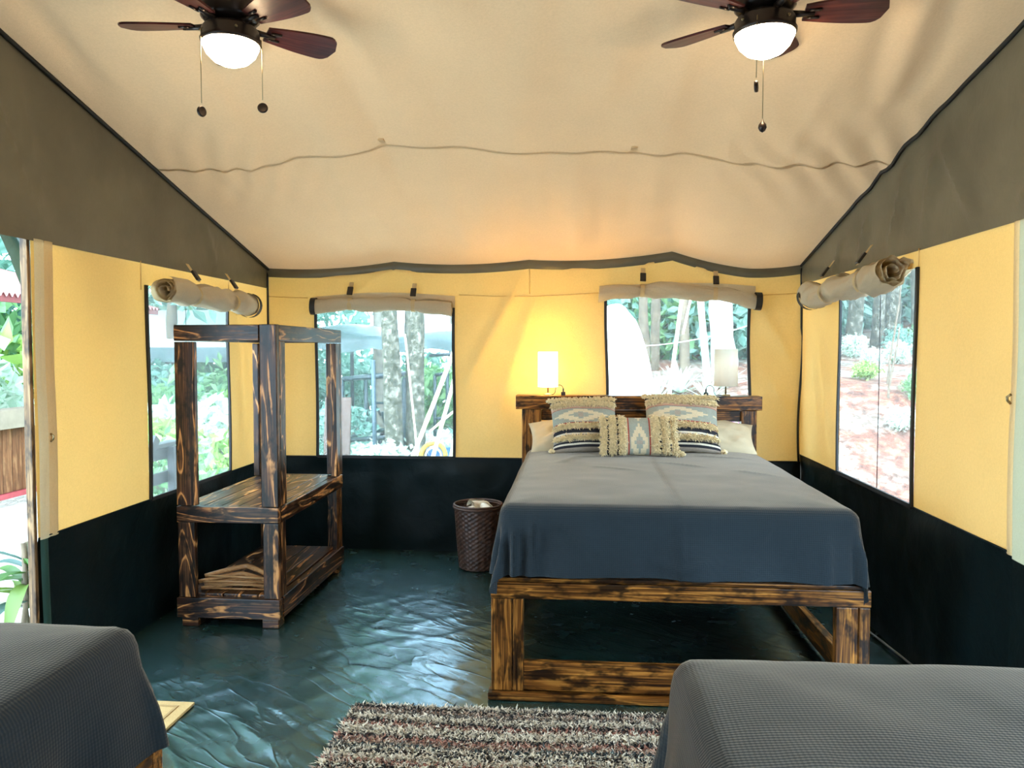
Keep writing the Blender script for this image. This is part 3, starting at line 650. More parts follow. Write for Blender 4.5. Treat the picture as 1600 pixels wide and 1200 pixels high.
def kilim(x, y):
    """stepped diamond motif, x along the band, y across (-1..1)"""
    a = np.abs(((x + .8) % 1.6) - .8)/.8; saw = np.round(a*6)/6; yy = np.round(np.abs(y)*5)/5
    d = yy*.75 + saw*1.1; r = np.zeros_like(x, int); r[(d > .42) & (d < .92)] = 1; r[d <= .16] = 6; r[np.abs(y) > .88] = 0
    return r
def pat_rear(u, v):
    r = np.full(u.shape, 1, int); r[v > .80] = 4; r[(v > .55) & (v < .72)] = 1; r[(v > .455) & (v <= .56)] = 3; r[(v > .425) & (v <= .455)] = 2
    m = (v <= .425) & (v > -.10); r[m] = kilim(u*.9+.1, (v-.16)/.265)[m]
    r[(v <= -.10) & (v > -.14)] = 2; r[(v <= -.14) & (v > -.34)] = 3; r[(v <= -.34) & (v > -.46)] = 4; r[(v <= -.46) & (v > -.52)] = 5; r[(v <= -.52) & (v > -.74)] = 6; r[(v <= -.74)] = 4; r[(v < -.80) & (v > -.86)] = 5; r[(v < -.92)] = 6
    return r
def pat_front(u, v):
    r = np.full(u.shape, 1, int); a = np.abs(u)
    m = a < .24; r[m] = kilim(v*.75+.4, u/.24)[m]; r[(a >= .24) & (a < .275)] = 2; r[(a >= .275) & (a < .33)] = 1
    r[(a > .50) & (a < .545)] = 4; r[(a > .545) & (a < .57)] = 5; r[(a > .745) & (a < .79)] = 4; r[(a > .79) & (a < .82)] = 5; r[a > .95] = 6
    return r
def fringe(w, h, t, rows, vertical, seed, n=900, ln=.036, band=.055):
    rs = np.random.default_rng(seed); V = []; F = []
    for (c, e0, e1) in rows:
        a = rs.uniform(e0, e1, n); b = c + rs.normal(0, band*.5, n)
        u, v = (b, a) if vertical else (a, b); u = np.clip(u, -.995, .995); v = np.clip(v, -.995, .995)
        x, y, z = cushion_pt(u, v, w, h, t); d1 = rs.normal(0, 1, (n, 3)); d1[:, 1] = -np.abs(d1[:, 1])*1.1 - .55; d1[:, 2] -= .25
        d1 /= np.linalg.norm(d1, axis=1)[:, None]; L = ln*rs.uniform(.55, 1.1, n)
        for i in range(n):
            p = np.array([x[i], y[i]+.002, z[i]]); d = d1[i]; s = np.cross(d, rs.normal(0, 1, 3)); s /= np.linalg.norm(s)+1e-9; q = np.cross(d, s); wd = .0042
            k = len(V); mid = p + d*L[i]*.55; tip = p + d*L[i] + np.array([0, 0, -.3*L[i]])
            for c_, r_ in ((p, wd), (mid, wd*1.15)):
                V += [c_ + s*r_, c_ - s*r_*.5 + q*r_*.87, c_ - s*r_*.5 - q*r_*.87]
            V.append(tip)
            F += [(k, k+1, k+4, k+3), (k+1, k+2, k+5, k+4), (k+2, k, k+3, k+5), (k+3, k+4, k+6), (k+4, k+5, k+6), (k+5, k+3, k+6)]
    return V, F
def tassel(c, seed, r=.022):
    rs = np.random.default_rng(seed); V = []; F = []
    for i in range(150):
        d = rs.normal(0, 1, 3); d /= np.linalg.norm(d); d[2] *= .75; k = len(V); s = np.cross(d, rs.normal(0, 1, 3)); s /= np.linalg.norm(s)+1e-9; q = np.cross(d, s); wd = .004
        p = np.array(c); tip = p + d*r*rs.uniform(.8, 1.25); mid = p + d*r*.7
        for c_ in (p, mid): V += [c_ + s*wd, c_ - s*wd*.5 + q*wd, c_ - s*wd*.5 - q*wd]
        V.append(tip); F += [(k, k+1, k+4, k+3), (k+1, k+2, k+5, k+4), (k+2, k, k+3, k+5), (k+3, k+4, k+6), (k+4, k+5, k+6), (k+5, k+3, k+6)]
    return V, F
def fringed(label, centre, w, h, t, tilt, yaw, roll_, pat, rows, vertical, seed, tassels):
    M = Matrix.Translation(centre) @ Matrix.Rotation(yaw, 4, 'Z') @ Matrix.Rotation(-tilt, 4, 'X') @ Matrix.Rotation(roll_, 4, 'Y')
    e = bpy.data.objects.new('fringed_cushion', None); link(e, None, M); tag(e, label, 'cushion', 'fringed woven cushions')
    cushion('cover', w, h, t, KM, 120, 110, M, pat, e, .012, seed)
    V, F = fringe(w, h, t, rows, vertical, seed); f = mk('fringe', V, F, K_fr, e, M=M); f['kind'] = 'stuff'
    for k, c in enumerate(tassels): V, F = tassel(c, seed+k); mk('tassel', V, F, K_fr, e, M=M)
hr = [(.90, -.96, .96), (.63, -.97, .97), (-.24, -.97, .97), (-.63, -.97, .97)]
fringed('fringed woven cushion at the left, leaning on the headboard beam', (.060, 5.25, 1.052), .46, .46, .14, math.radians(43), math.radians(4), math.radians(-2), pat_rear, hr, False, 21, [(-.24, -.03, -.235), (-.23, 0, .22)])
fringed('fringed woven cushion at the right, tallest against the headboard', (.715, 5.27, 1.065), .50, .48, .14, math.radians(42), math.radians(-3), math.radians(1), pat_rear, hr, False, 41, [(.262, -.03, -.245), (-.25, 0, .23)])
vr = [(-.90, -.95, .95), (-.66, -.96, .96), (-.42, -.96, .96), (.42, -.96, .96), (.66, -.96, .96), (.90, -.95, .95)]
fringed('front woven cushion with upright fringe bands, between the two others', (.405, 5.015, 1.005), .52, .29, .12, math.radians(36), math.radians(1), 0., pat_front, vr, True, 61, [(.27, -.02, -.14)])
for nm, c, rz, ry, lab in (('pillow', (.015, 5.385, .962), 3, -3, 'plain cream pillow behind the left fringed cushion'), ('pillow', (.885, 5.395, .962), -4, 3, 'plain cream pillow behind the right fringed cushion')):
    M = Matrix.Translation(c) @ Matrix.Rotation(math.radians(rz), 4, 'Z') @ Matrix.Rotation(math.radians(-66), 4, 'X') @ Matrix.Rotation(math.radians(ry), 4, 'Y')
    o = cushion(nm, .68, .40, .14, M_pillow, 40, 30, M, None, None, .05, 3 if rz > 0 else 8); tag(o, lab, 'pillow', 'cream pillows on the big bed')
# ------------------------------------------------------------------ bedside lamps on the headboard
def shade_mat(lit):
    n = NT('lit_lampshade' if lit else 'white_lampshade'); v = n.coord()
    n.set(base_color=(.92, .88, .80, 1), roughness=.8)
    if lit:
        n.b.inputs['Emission Color'].default_value = (1., .66, .20, 1); n.b.inputs['Emission Strength'].default_value = SHADE_LIGHT*1.6
    t = n.add('ShaderNodeBsdfTranslucent', inp={'Color': (.98, .95, .9, 1)}); mx = n.add('ShaderNodeMixShader', inp={0: .45 if lit else .88, 1: n.b.outputs[0], 2: t.outputs[0]}); n.ln(mx.outputs[0], n.out.inputs[0]); return n.m
M_bulb = emit('lit_bulb', (1., .72, .3), 40); M_bulb_off = plain('white_bulb', (.8, .8, .78), .3)
def lamp(x, y, z, r1, r0, zs0, zs1, lit, label):
    t = empty('table_lamp', (x, y, z), label, 'lamp', 'lamps on the headboard')
    v, f = lathe([(0, 0), (.032, 0), (.034, .004), (.030, .009), (.008, .012), (.006, .016)], 20, (x, y, z)); mk('base', v, f, M_chrome, t)
    v, f = tube([(x, y, z+.01), (x, y, zs0+.09)], .006, 8); mk('stem', v, f, M_chrome, t)
    v, f = lathe([(r0, zs0), (r0*.985, zs0), (r1*.985, zs1), (r1, zs1), (r0, zs0)], 28, (x, y, 0)); sh = mk('lamp_shade', v, f, shade_mat(lit), t)
    v, f = lathe([(.0, zs0+.07), (.013, zs0+.08), (.026, zs0+.115), (.027, zs0+.135), (.018, zs0+.158), (.0, zs0+.165)], 14, (x, y, 0)); mk('bulb', v, f, M_bulb if lit else M_bulb_off, t)
    if lit:
        ld = bpy.data.lights.new('lamp_bulb_light', 'POINT'); ld.energy = BULB_W; ld.color = (1., .55, .08); ld.shadow_soft_size = .03
        lo = bpy.data.objects.new('lamp_bulb_light', ld); link(lo, None, Matrix.Translation((x, y, zs0+.20)))
lamp(-.205, 5.635, 1.235, .072, .074, 1.295, 1.552, True, 'lit small table lamp with glowing shade, at the left of the headboard')
lamp(1.075, 5.635, 1.235, .082, .084, 1.305, 1.572, False, 'unlit white shaded table lamp before the window, right of the headboard')
def plug(x, y, z, sgn, label):
    t = empty('charging_plug', (x, y, z), label, 'plug', 'plugs on the headboard')
    board('plug_body', (x-.016, y-.012, z), (x+.016, y+.012, z+.026), M_black, t, bev=.003); v, f = lathe([(0, .026), (.006, .026), (.006, .05), (.0, .052)], 10, (x, y, z)); mk('plug_neck', v, f, M_black, t)
    pts = [(x + sgn*.028*(1-math.cos(a)), y+.01*math.sin(a), z + .045 + .03*math.sin(a)) for a in np.linspace(0, PI, 12)] + [(x+sgn*.06, y+.01, z+.02), (x+sgn*.075, y+.02, z+.004), (x+sgn*.13, y+.04, z+.004)]
    v, f = tube(pts, .0028, 6); mk('cable', v, f, M_black, t)
plug(-.092, 5.60, 1.235, -1, 'black plug with looped cable beside the lit lamp')
plug(.93, 5.60, 1.235, 1, 'black plug with looped cable before the window, beside the unlit lamp')
# ------------------------------------------------------------------ wicker basket with rolled towels
def basket():
    c = (-.70, 5.46, 0); t = empty('wicker_basket', c, 'dark brown woven wicker basket between wardrobe and bed', 'basket')
    n = 120; rows = 56; V = []
    for i in range(n):
        th = 2*PI*i/n
        for j in range(rows):
            z = j/(rows-1)*.435; r = .135 + .035*(z/.435)**.8 + .0045*math.sin(j*PI/1.0*.5 + (0 if (i//3) % 2 else PI)) + .0015*math.sin(i*2*PI/6)
            V.append((c[0]+r*math.cos(th), c[1]+r*math.sin(th), z))
    mk('woven_body', V, grid_faces(n, rows, True), M_wick, t)
    v, f = lathe([(0, .006), (.14, .006)], 30, c); mk('bottom', v, f, M_wick, t)
    for z, R, r in ((.44, .174, .010), (.455, .172, .009)):
        v, f = tube([(c[0]+R*math.cos(a), c[1]+R*math.sin(a), z) for a in np.linspace(0, 2*PI, 49)], r, 8, False); mk('rim', v, f, M_wick, t)
basket()
def towel(p, rz, r, L, label, tilt=0.):
    m = 70; n = 10; V = []
    for i in range(n):
        x = (i/(n-1)-.5)*L
        for k in range(m):
            a = k/(m-1); th = a*3.2*2*PI; rr = r*(.15+.85*a)*(1 + .03*math.sin(i*1.3+k)); V.append((x + .006*math.sin(k*.6), rr*math.cos(th), rr*math.sin(th)))
    o = mk('rolled_towel', V, grid_faces(n, m), M_towel, None, M=Matrix.Translation(p) @ Matrix.Rotation(rz, 4, 'Z') @ Matrix.Rotation(tilt, 4, 'Y')); tag(o, label, 'towel', 'rolled towels in the basket')
towel((-.745, 5.39, .418), 1.2, .045, .13, 'rolled white towel at the front left of the wicker basket')
towel((-.70, 5.49, .435), .9, .05, .16, 'rolled white towel lying highest at the back of the wicker basket', .15)
towel((-.625, 5.42, .415), -1.0, .048, .14, 'rolled white towel at the right of the basket, next to the bed', .2)
for k, (x, y) in enumerate(((-.74, 5.44), (-.65, 5.47))):
    towel((x, y, .30), .3+k, .05, .16, 'rolled white towel deep in the wicker basket, ' + ('left' if k == 0 else 'right') + ' one under the others')
# ------------------------------------------------------------------ rug and mat
def rug():
    x0, x1, y0, y1 = -.955, .62, 2.38, 3.235
    t = empty('striped_rug', ((x0+x1)/2, (y0+y1)/2, 0), 'shaggy striped rug in black, cream and red at the foot of the bed', 'rug')
    board('backing', (x0+.01, y0+.01, -.005), (x1-.01, y1-.01, .006), K_grey, t, bev=.002)
    cols = [(.80, .71, .56), (.55, .48, .37), (.010, .010, .013), (.40, .18, .13), (.50, .33, .24), (.045, .075, .08), (.16, .14, .12)]
    mats = [plain('rug_yarn_%s' % n, c, .95, scale=60, bump=0) for n, c in zip(('cream', 'sand', 'black', 'red', 'pink', 'teal', 'grey'), cols)]
    N = 80000; rs = np.random.default_rng(5); x = rs.uniform(x0, x1, N); y = rs.uniform(y0, y1, N)
    # stripe sequence across Y
    seq = rs.integers(0, 1000, 64); stripes = []
    for k in range(64):
        s = seq[k] % 20; stripes.append(0 if s < 6 else 1 if s < 10 else 2 if s < 14 else 3 if s < 16 else 4 if s < 17 else 5 if s < 18 else 6)
    fixed = {0: 1, 1: 2, 2: 4, 3: 6, 4: 0, 5: 1, 6: 2, 7: 3, 8: 0, 9: 1, 10: 0, 11: 2, 12: 3, 13: 4, 14: 5, 15: 0, 16: 2, 17: 0, 18: 1, 19: 3, 20: 0, 21: 2}
    for k, v_ in fixed.items(): stripes[k] = v_
    sid = np.clip(((y1 - y + .012*np.sin(x*5) + rs.normal(0, .006, N))/.024).astype(int), 0, 63); ci = np.array(stripes)[sid]
    alt = rs.random(N); ci = np.where(alt < .20, 2, np.where(alt < .36, 0, np.where(alt < .38, 6, ci)))
    h = rs.uniform(.014, .027, N); dx = rs.normal(0, .013, N); dy = rs.normal(-.002, .012, N); a = rs.uniform(0, PI, N); wd = .0045
    V = np.zeros((N, 5, 3)); ca, sa = np.cos(a)*wd, np.sin(a)*wd
    V[:, 0] = np.stack([x-ca, y-sa, np.full(N, .004)], 1); V[:, 1] = np.stack([x+ca, y+sa, np.full(N, .004)], 1)
    V[:, 2] = np.stack([x+dx*.5+ca, y+dy*.5+sa, h*.65], 1); V[:, 3] = np.stack([x+dx*.5-ca, y+dy*.5-sa, h*.65], 1); V[:, 4] = np.stack([x+dx*1.3, y+dy*1.3, h], 1)
    b = np.arange(N)*5; F = [(i, i+1, i+2, i+3) for i in b] + [(i+3, i+2, i+4) for i in b]
    o = mk('pile', V.reshape(-1, 3), F, mats, t, np.concatenate([ci, ci]), True); o['kind'] = 'stuff'
rug()
mt = empty('door_mat', (-1.97, 2.85, 0), 'tan bordered door mat by the left doorway, mostly behind the near bed', 'mat')
M_matc = plain('tan_coir', (.50, .34, .14), .9, scale=150, bump=.5); M_matb = plain('tan_mat_border', (.36, .23, .09), .8, scale=60)
board('mat_base', (-2.27, 2.45, -.004), (-1.675, 3.205, .008), M_matc, mt, bev=.003)
for a, b in (((-2.22, 3.150, .006), (-1.725, 3.162, .0115)), ((-2.22, 2.49, .006), (-1.725, 2.502, .0115)), ((-2.22, 2.503, .006), (-2.208, 3.149, .0115)), ((-1.737, 2.503, .006), (-1.725, 3.149, .0115))): board('border_line', a, b, M_matb, mt, bev=.001)
# ------------------------------------------------------------------ ceiling fans
def fan(x, y, zg, rot0, tilt, label, chains):
    """zg = bottom of the lit globe"""
    zc = float(ceil_z(np.array([x]), np.array([y]))[0])
    t = empty('ceiling_fan', (x, y, zc), label, 'ceiling fan', 'ceiling fans')
    z = zg
    v, f = lathe([(0, 0), (.035, .004), (.066, .018), (.09, .042), (.104, .072), (.106, .085)], 36, (x, y, z)); mk('globe', v, f, M_globe, t)
    v, f = lathe([(.100, .078), (.110, .080), (.112, .092), (.106, .098), (.106, .128), (.098, .140), (.06, .144), (.055, .162), (.085, .166)], 36, (x, y, z)); mk('light_kit', v, f, M_bronze, t)
    v, f = lathe([(.05, .158), (.095, .164), (.108, .176), (.110, .25), (.104, .268), (.07, .28), (.0, .284)], 36, (x, y, z)); mk('motor_housing', v, f, M_bronze, t)
    h = max(.02, zc - (z + .278)); v, f = lathe([(.04, .27), (.045, .28), (.06, .278+h), (.0, .279+h)], 24, (x, y, z)); mk('mounting_neck', v, f, M_bronze, t)
    for k in range(4):
        a = k*PI/2+.6; v, f = lathe([(0, .006), (.004, .005), (.006, 0)], 8); Mx = Matrix.Translation((x+.109*math.cos(a), y+.106*math.sin(a), z+.113)) @ Matrix.Rotation(a, 4, 'Z') @ Matrix.Rotation(PI/2, 4, 'Y')
        mk('screw', v, f, M_chrome, t, M=Mx)
    # blades, shared mesh
    n = 22; pts = []
    for i in range(n):
        s = i/(n-1); xx = .135 + s*.285; hw = .042 + .034*math.sin(min(s*1.15, 1)*PI/2); hw *= math.sqrt(max(0, 1-((s-.82)/.18)**2)) if s > .82 else 1
        pts.append((xx, max(hw, .002)))
    V = []
    for xx, hw in pts:
        for k in (-1, -.5, 0, .5, 1): V.append((xx, hw*k, .004)); 
    for xx, hw in pts:
        for k in (-1, -.5, 0, .5, 1): V.append((xx, hw*k, -.004))
    o5 = n*5; F = grid_faces(n, 5) + [tuple(i+o5 for i in f[::-1]) for f in grid_faces(n, 5)]
    for i in range(n-1):
        F.append((i*5, i*5+o5, (i+1)*5+o5, (i+1)*5)); F.append((i*5+4, (i+1)*5+4, (i+1)*5+4+o5, i*5+4+o5))
    for i in range(4): F.append((i, i+1, i+1+o5, i+o5)); F.append(((n-1)*5+i, (n-1)*5+i+o5, (n-1)*5+i+1+o5, (n-1)*5+i+1))
    bme = bpy.data.meshes.get('fan_blade_mesh') or mesh('fan_blade_mesh', V, F, M_maho, smooth=False)
    iv, if_ = merge(tube([(.085, 0, -.004), (.12, 0, -.004), (.17, 0, -.006)], [.014, .011, .009], 8), tube([(.15, -.02, -.006), (.19, -.022, -.006)], .006, 6), tube([(.15, .02, -.006), (.19, .022, -.006)], .006, 6))
    ime = bpy.data.meshes.get('fan_iron_mesh') or mesh('fan_iron_mesh', iv, if_, M_bronze)
    for k in range(5):
        a = rot0 + k*2*PI/5; Mb = Matrix.Translation((x, y, z+.150)) @ Matrix.Rotation(a, 4, 'Z') @ Matrix.Rotation(math.radians(-13), 4, 'X')
        b = bpy.data.objects.new('blade', bme); link(b, t, Mb); i = bpy.data.objects.new('blade_iron', ime); link(i, b, Mb)
    for (dx, dy, z1, kind) in chains:
        pts = [(x+dx, y+dy, z+.115), (x+dx*1.08, y+dy*1.08, z+.11), (x+dx*1.10, y+dy*1.10, z+.06), (x+dx*1.10, y+dy*1.10, z1+.03)]
        v, f = tube(pts, .0016, 6); c = mk('pull_chain', v, f, M_chrome, t); p = (x+dx*1.10, y+dy*1.10, z1)
        if kind == 'disc': v, f = lathe([(0, -.004), (.014, -.004), (.018, -.006), (.020, 0), (.018, .006), (.014, .004), (0, .004)], 22); Mx = Matrix.Translation(p) @ Matrix.Rotation(.3, 4, 'Z') @ Matrix.Rotation(PI/2, 4, 'X')
        elif kind == 'edge': v, f = lathe([(0, -.004), (.014, -.004), (.018, -.006), (.020, 0), (.018, .006), (.014, .004), (0, .004)], 22); Mx = Matrix.Translation(p) @ Matrix.Rotation(1.25, 4, 'Z') @ Matrix.Rotation(PI/2, 4, 'X')
        else: v, f = lathe([(0, -.022), (.010, -.016), (.016, -.004), (.014, .008), (.006, .018), (.002, .026), (0, .028)], 16); Mx = Matrix.Translation(p)
        mk('pendant', v, f, M_bronze, c, M=Mx)
fan(-1.315, 2.88, 2.645, math.radians(40), 0, 'left ceiling fan with lit globe and two pull chains', [(-.07, -.078, 2.45, 'edge'), (.092, .045, 2.50, 'disc')])
fan(.672, 2.88, 2.615, math.radians(-4), 0, 'right ceiling fan with lit globe and two pull chains', [(-.045, -.09, 2.48, 'edge'), (.02, .10, 2.40, 'drop')])
# ------------------------------------------------------------------ outdoors
def ground_z(X, Y):
    bank = (.50*np.clip(Y-7.0, 0, 2.4) + .10*np.clip(Y-9.4, 0, 25))*sstep(X, -1.2, .8); side = .50*np.clip(X-3.1, 0, 12)*sstep(Y, -2, 3)
    z = -.10 + np.maximum(bank, side) + .10*fbm(X*.7, Y*.7, 4)*sstep(np.maximum(np.abs(X+.4)-2.6, np.abs(Y-1.5)-5), 0, 1.2)
    inside = (X > XL-.3) & (X < XR+.3) & (Y > YF-.3) & (Y < YB+.3)
    return np.where(inside, -.06, z)
def gz(x, y): return float(ground_z(np.array([x*1.]), np.array([y*1.]))[0])
def ground_mat():
    n = NT('leaf_littered_soil'); v = n.coord(); a = n.noise(v, 1.3, 5, .65); b = n.noise(v, 9, 5, .7)
    c = n.ramp(b, [(.30, (.06, .035, .02)), (.45, (.18, .12, .085)), (.55, (.34, .30, .24)), (.7, (.60, .57, .5))])
    c2 = n.ramp(b, [(.3, (.04, .02, .012)), (.5, (.20, .065, .035)), (.65, (.34, .17, .10))])
    pale = n.ramp(b, [(.3, (.45, .42, .36)), (.6, (.82, .80, .74))])      # daylight glare painted pale left and behind, leaf litter on the right slope
    sx = n.add('ShaderNodeSeparateXYZ', inp={0: v}).outputs[0]
    edge = n.ramp(n.math('ADD', n.math('MULTIPLY', sx, .25), a), [(.35, (1, 1, 1)), (.75, (0, 0, 0))])
    lit = n.mix(n.ramp(a, [(.45, (0,0,0)), (.58, (1,1,1))]), c, c2)
    n.set(base_color=n.mix(edge, lit, pale), roughness=.9, normal=n.bump(b, .8, .06)); return n.m
gx = np.concatenate([np.linspace(-40, -9, 24), np.linspace(-8.5, 9, 90), np.linspace(10, 40, 24)]); gy = np.concatenate([np.linspace(-25, -4, 20), np.linspace(-3.5, 16, 100), np.linspace(17, 55, 30)])
GX, GY = np.meshgrid(gx, gy, indexing='ij')
tag(mk('ground', np.stack([GX, GY, ground_z(GX, GY)], -1).reshape(-1, 3), grid_faces(len(gx), len(gy)), ground_mat()), 'leaf littered ground outside the tent', kind='structure')
L_teal = leafmat('blue_green_leaves', (.10, .25, .19), (.36, .58, .48)); L_grn = leafmat('green_leaves', (.09, .26, .10), (.36, .58, .26)); L_lime = leafmat('lime_leaves', (.20, .36, .07), (.48, .66, .18)); L_pale = leafmat('pale_leaves', (0.460, 0.632, 0.483), (0.862, 0.900, 0.805))
L_pink = leafmat('pink_leaves', (.45, .16, .28), (.62, .34, .45))
def leaf_cloud(n, r, size, seed, hollow=.45):
    rs = np.random.default_rng(seed); d = rs.normal(0, 1, (n, 3)); d /= np.linalg.norm(d, axis=1)[:, None]
    lump = 1 + .35*np.sin(d[:, 0]*5+seed)*np.sin(d[:, 1]*4+1)*np.sin(d[:, 2]*5+2); rad = (hollow + (1-hollow)*rs.random(n)**.7)*lump; p = d*rad[:, None]*np.array(r)
    a = rs.normal(0, 1, (n, 3)); a[:, 2] -= .5; a /= np.linalg.norm(a, axis=1)[:, None]; s = np.cross(a, rs.normal(0, 1, (n, 3))); s /= np.linalg.norm(s, axis=1)[:, None]; nn = np.cross(a, s)
    L = size*rs.uniform(.6, 1.3, n)[:, None]; V = np.zeros((n, 4, 3)); V[:, 0] = p; V[:, 1] = p + a*L*.5 + s*L*.26 + nn*L*.06; V[:, 2] = p + a*L - nn*L*.1; V[:, 3] = p + a*L*.5 - s*L*.26 + nn*L*.06
    b = np.arange(n)*4; return V.reshape(-1, 3), [(i, i+1, i+2) for i in b] + [(i, i+2, i+3) for i in b]
def cloud_mesh(nm, n, r, size, seed, mat):
    v, f = leaf_cloud(n, r, size, seed); return mesh(nm, v, f, mat, smooth=False)
SHRUBS = [cloud_mesh('foliage', 900, (.75, .75, .65), .20, 1, L_grn), cloud_mesh('foliage', 900, (.7, .7, .8), .17, 2, L_teal), cloud_mesh('foliage', 650, (.8, .8, .55), .26, 3, L_lime), cloud_mesh('foliage', 800, (.7, .7, .6), .22, 4, L_pale)]
CROWNS = [cloud_mesh('crown', 2600, (2.4, 2.4, 1.9), .34, 11, L_grn), cloud_mesh('crown', 2600, (2.2, 2.2, 2.3), .32, 12, L_teal)]
sv_, sf_ = merge(*[tube([(0, 0, -.75), (.1*math.cos(a), .1*math.sin(a), -.3), (.35*math.cos(a), .35*math.sin(a), .2)], [.025, .018, .008], 6) for a in (0, 1.3, 2.6, 3.9, 5.2)])
M_bark = plain('grey_bark', (.30, .27, .22), .9, var=.4, scale=7, bump=.8); M_dbark = plain('brown_bark', (.16, .12, .08), .9, var=.35, scale=8, bump=.8)
def moss():
    n = NT('mossy_bark'); v = n.coord(); f = n.noise(v, 12, 5, .7); n.set(base_color=n.ramp(f, [(.36, (.025, .03, .014)), (.48, (.07, .07, .045)), (.58, (.17, .16, .12)), (.68, (.42, .40, .34))]), roughness=.9, normal=n.bump(f, .8, .03)); return n.m
M_moss = moss()
STEM = mesh('stem', sv_, sf_, M_dbark)
COLOURN = ['dark green', 'blue green', 'lime green', 'pale silvery']
ORDN = ['nearest', 'second nearest', 'third nearest', 'fourth nearest', 'fifth nearest', 'sixth nearest', 'seventh nearest', 'eighth nearest']
def shrubs(spots, noun, group):
    for x, y, k, s in spots:
        same = sorted([q for q in spots if q[2] == k], key=lambda q: math.hypot(q[0], q[1])); i = same.index((x, y, k, s))
        shrub(x, y, k, s, ((ORDN[i] + ' ') if len(same) > 1 else '') + COLOURN[k] + ' ' + noun, group)
def shrub(x, y, k, s, label, group, zoff=0.):
    t = empty('leafy_shrub', (x, y, gz(x, y)), label, 'shrub', group); M = Matrix.Translation((x, y, gz(x, y)+.66*s+zoff)) @ Matrix.Rotation(x*7+y*3, 4, 'Z') @ Matrix.Scale(s, 4)
    f = bpy.data.objects.new('foliage', SHRUBS[k]); link(f, t, M); f['kind'] = 'stuff'; link(bpy.data.objects.new('stem', STEM), t, M)
def tree(x, y, h, r, lean, label, group=None, crown=0, mat=None, cs=1.0, name='tree', wob=.05):
    z0 = gz(x, y) - .1; t = empty(name, (x, y, z0), label, 'tree', group)
    pts = [(x + lean[0]*s + wob*math.sin(s*5+x), y + lean[1]*s + wob*math.cos(s*4+y), z0 + h*s) for s in np.linspace(0, 1, 14)]
    v, f = tube(pts, np.linspace(r*1.15, r*.55, 14), 12); v = v + .12*r*RNG.normal(0, 1, v.shape); mk('trunk', v, f, mat or M_bark, t)
    if crown is not None:
        c = bpy.data.objects.new('crown', CROWNS[crown]); link(c, t, Matrix.Translation((pts[-1][0], pts[-1][1], pts[-1][2]+.6*cs)) @ Matrix.Rotation(x*3+y, 4, 'Z') @ Matrix.Scale(cs, 4)); c['kind'] = 'stuff'
# --- through the window behind the wardrobe
tree(-2.09, 9.0, 6.6, .10, (-.40, .2), 'left of two mossy trunks outside the window behind the wardrobe', None, None, M_moss, .7, 'mossy_tree', .03)
tree(-1.88, 9.15, 6.8, .11, (-.18, .2), 'right of two mossy trunks outside the window behind the wardrobe', None, None, M_moss, .7, 'mossy_tree', .03)
M_tarp = vinyl('grey_green_tarp', (.07, .115, .115), .35, .4); M_dsteel = plain('dark_painted_steel', (.012, .03, .034), .4); M_bamb = plain('pale_bamboo', (.72, .64, .42), .5, var=.15, scale=5); M_ply = plain('weathered_plywood', (.11, .07, .055), .8, scale=12)
def shelter():
    x0, x1, y0, y1 = -4.4, -1.55, 12.0, 14.6; t = empty('tarp_shelter', (x0, y0, 0), 'open shelter roofed with a grey green tarp, behind the mossy trunks', 'shelter')
    U, V = np.meshgrid(np.linspace(0, 1, 40), np.linspace(0, 1, 30), indexing='ij'); Z = np.where(V < .12, 1.56 + V/.12*.24 + .03*np.sin(U*19), 1.80 + .18*np.sin((V-.12)/.88*PI) + .05*np.sin(U*PI*3)); Y = np.where(V < .12, y0 + .02*np.sin(U*25)*(1-V/.12), y0 + (V-.12)/.88*(y1-y0))
    mk('tarp', np.stack([x0+U*(x1-x0), Y, Z], -1).reshape(-1, 3), grid_faces(40, 30), M_tarp, t)
    for a in (x0+.1, (x0+x1)/2, x1-.08):
        for b in (y0+.1, y1-.1): board('pole', (a-.03, b-.03, gz(a, b)-.05), (a+.03, b+.03, 1.80), M_dsteel, t)
shelter()
def tubes_thing(name, label, cat, segs, r, mat, base, part='bar'):
    t = empty(name, base, label, cat)
    for a, b in segs: v, f = tube([a, b], r, 8); mk(part, v, f, mat, t)
    return t
fx0, fx1, fy0, fy1, fz0, fz1 = -2.95, -2.15, 9.5, 10.6, -.05, 1.20
segs = [((x, y, fz0), (x, y, fz1)) for x in (fx0, fx1) for y in (fy0, fy1)] + [((fx0, y, z), (fx1, y, z+.06)) for y in (fy0, fy1) for z in (.42, fz1)] + [((x, fy0, z), (x, fy1, z)) for x in (fx0, fx1) for z in (.42, fz1)]
tubes_thing('steel_rack', 'dark green box frame of steel bars behind the mossy trunks', 'frame', segs, .03, M_dsteel, ((fx0+fx1)/2, 10, -.05))
tubes_thing('steel_stand', 'tall dark steel stand right of the mossy trunks outside', 'frame', [((-1.78, 9.6, -.05), (-1.78, 9.6, 1.25)), ((-1.5, 9.6, -.05), (-1.5, 9.6, 1.5)), ((-1.78, 9.6, 1.25), (-1.62, 9.6, 1.28)), ((-1.62, 9.6, 1.28), (-1.62, 9.6, .7)), ((-1.85, 9.6, 1.5), (-1.5, 9.6, 1.52)), ((-1.78, 9.6, .7), (-1.62, 9.6, .7))], .022, M_dsteel, (-1.64, 9.6, -.05))
tubes_thing('steel_pole', 'single blue grey pole standing before the dark steel frame outside', 'pole', [((-2.42, 9.1, -.1), (-2.44, 9.1, 1.45))], .028, plain('blue_grey_paint', (.06, .10, .125), .5), (-2.42, 9.1, -.1), 'pole_tube')
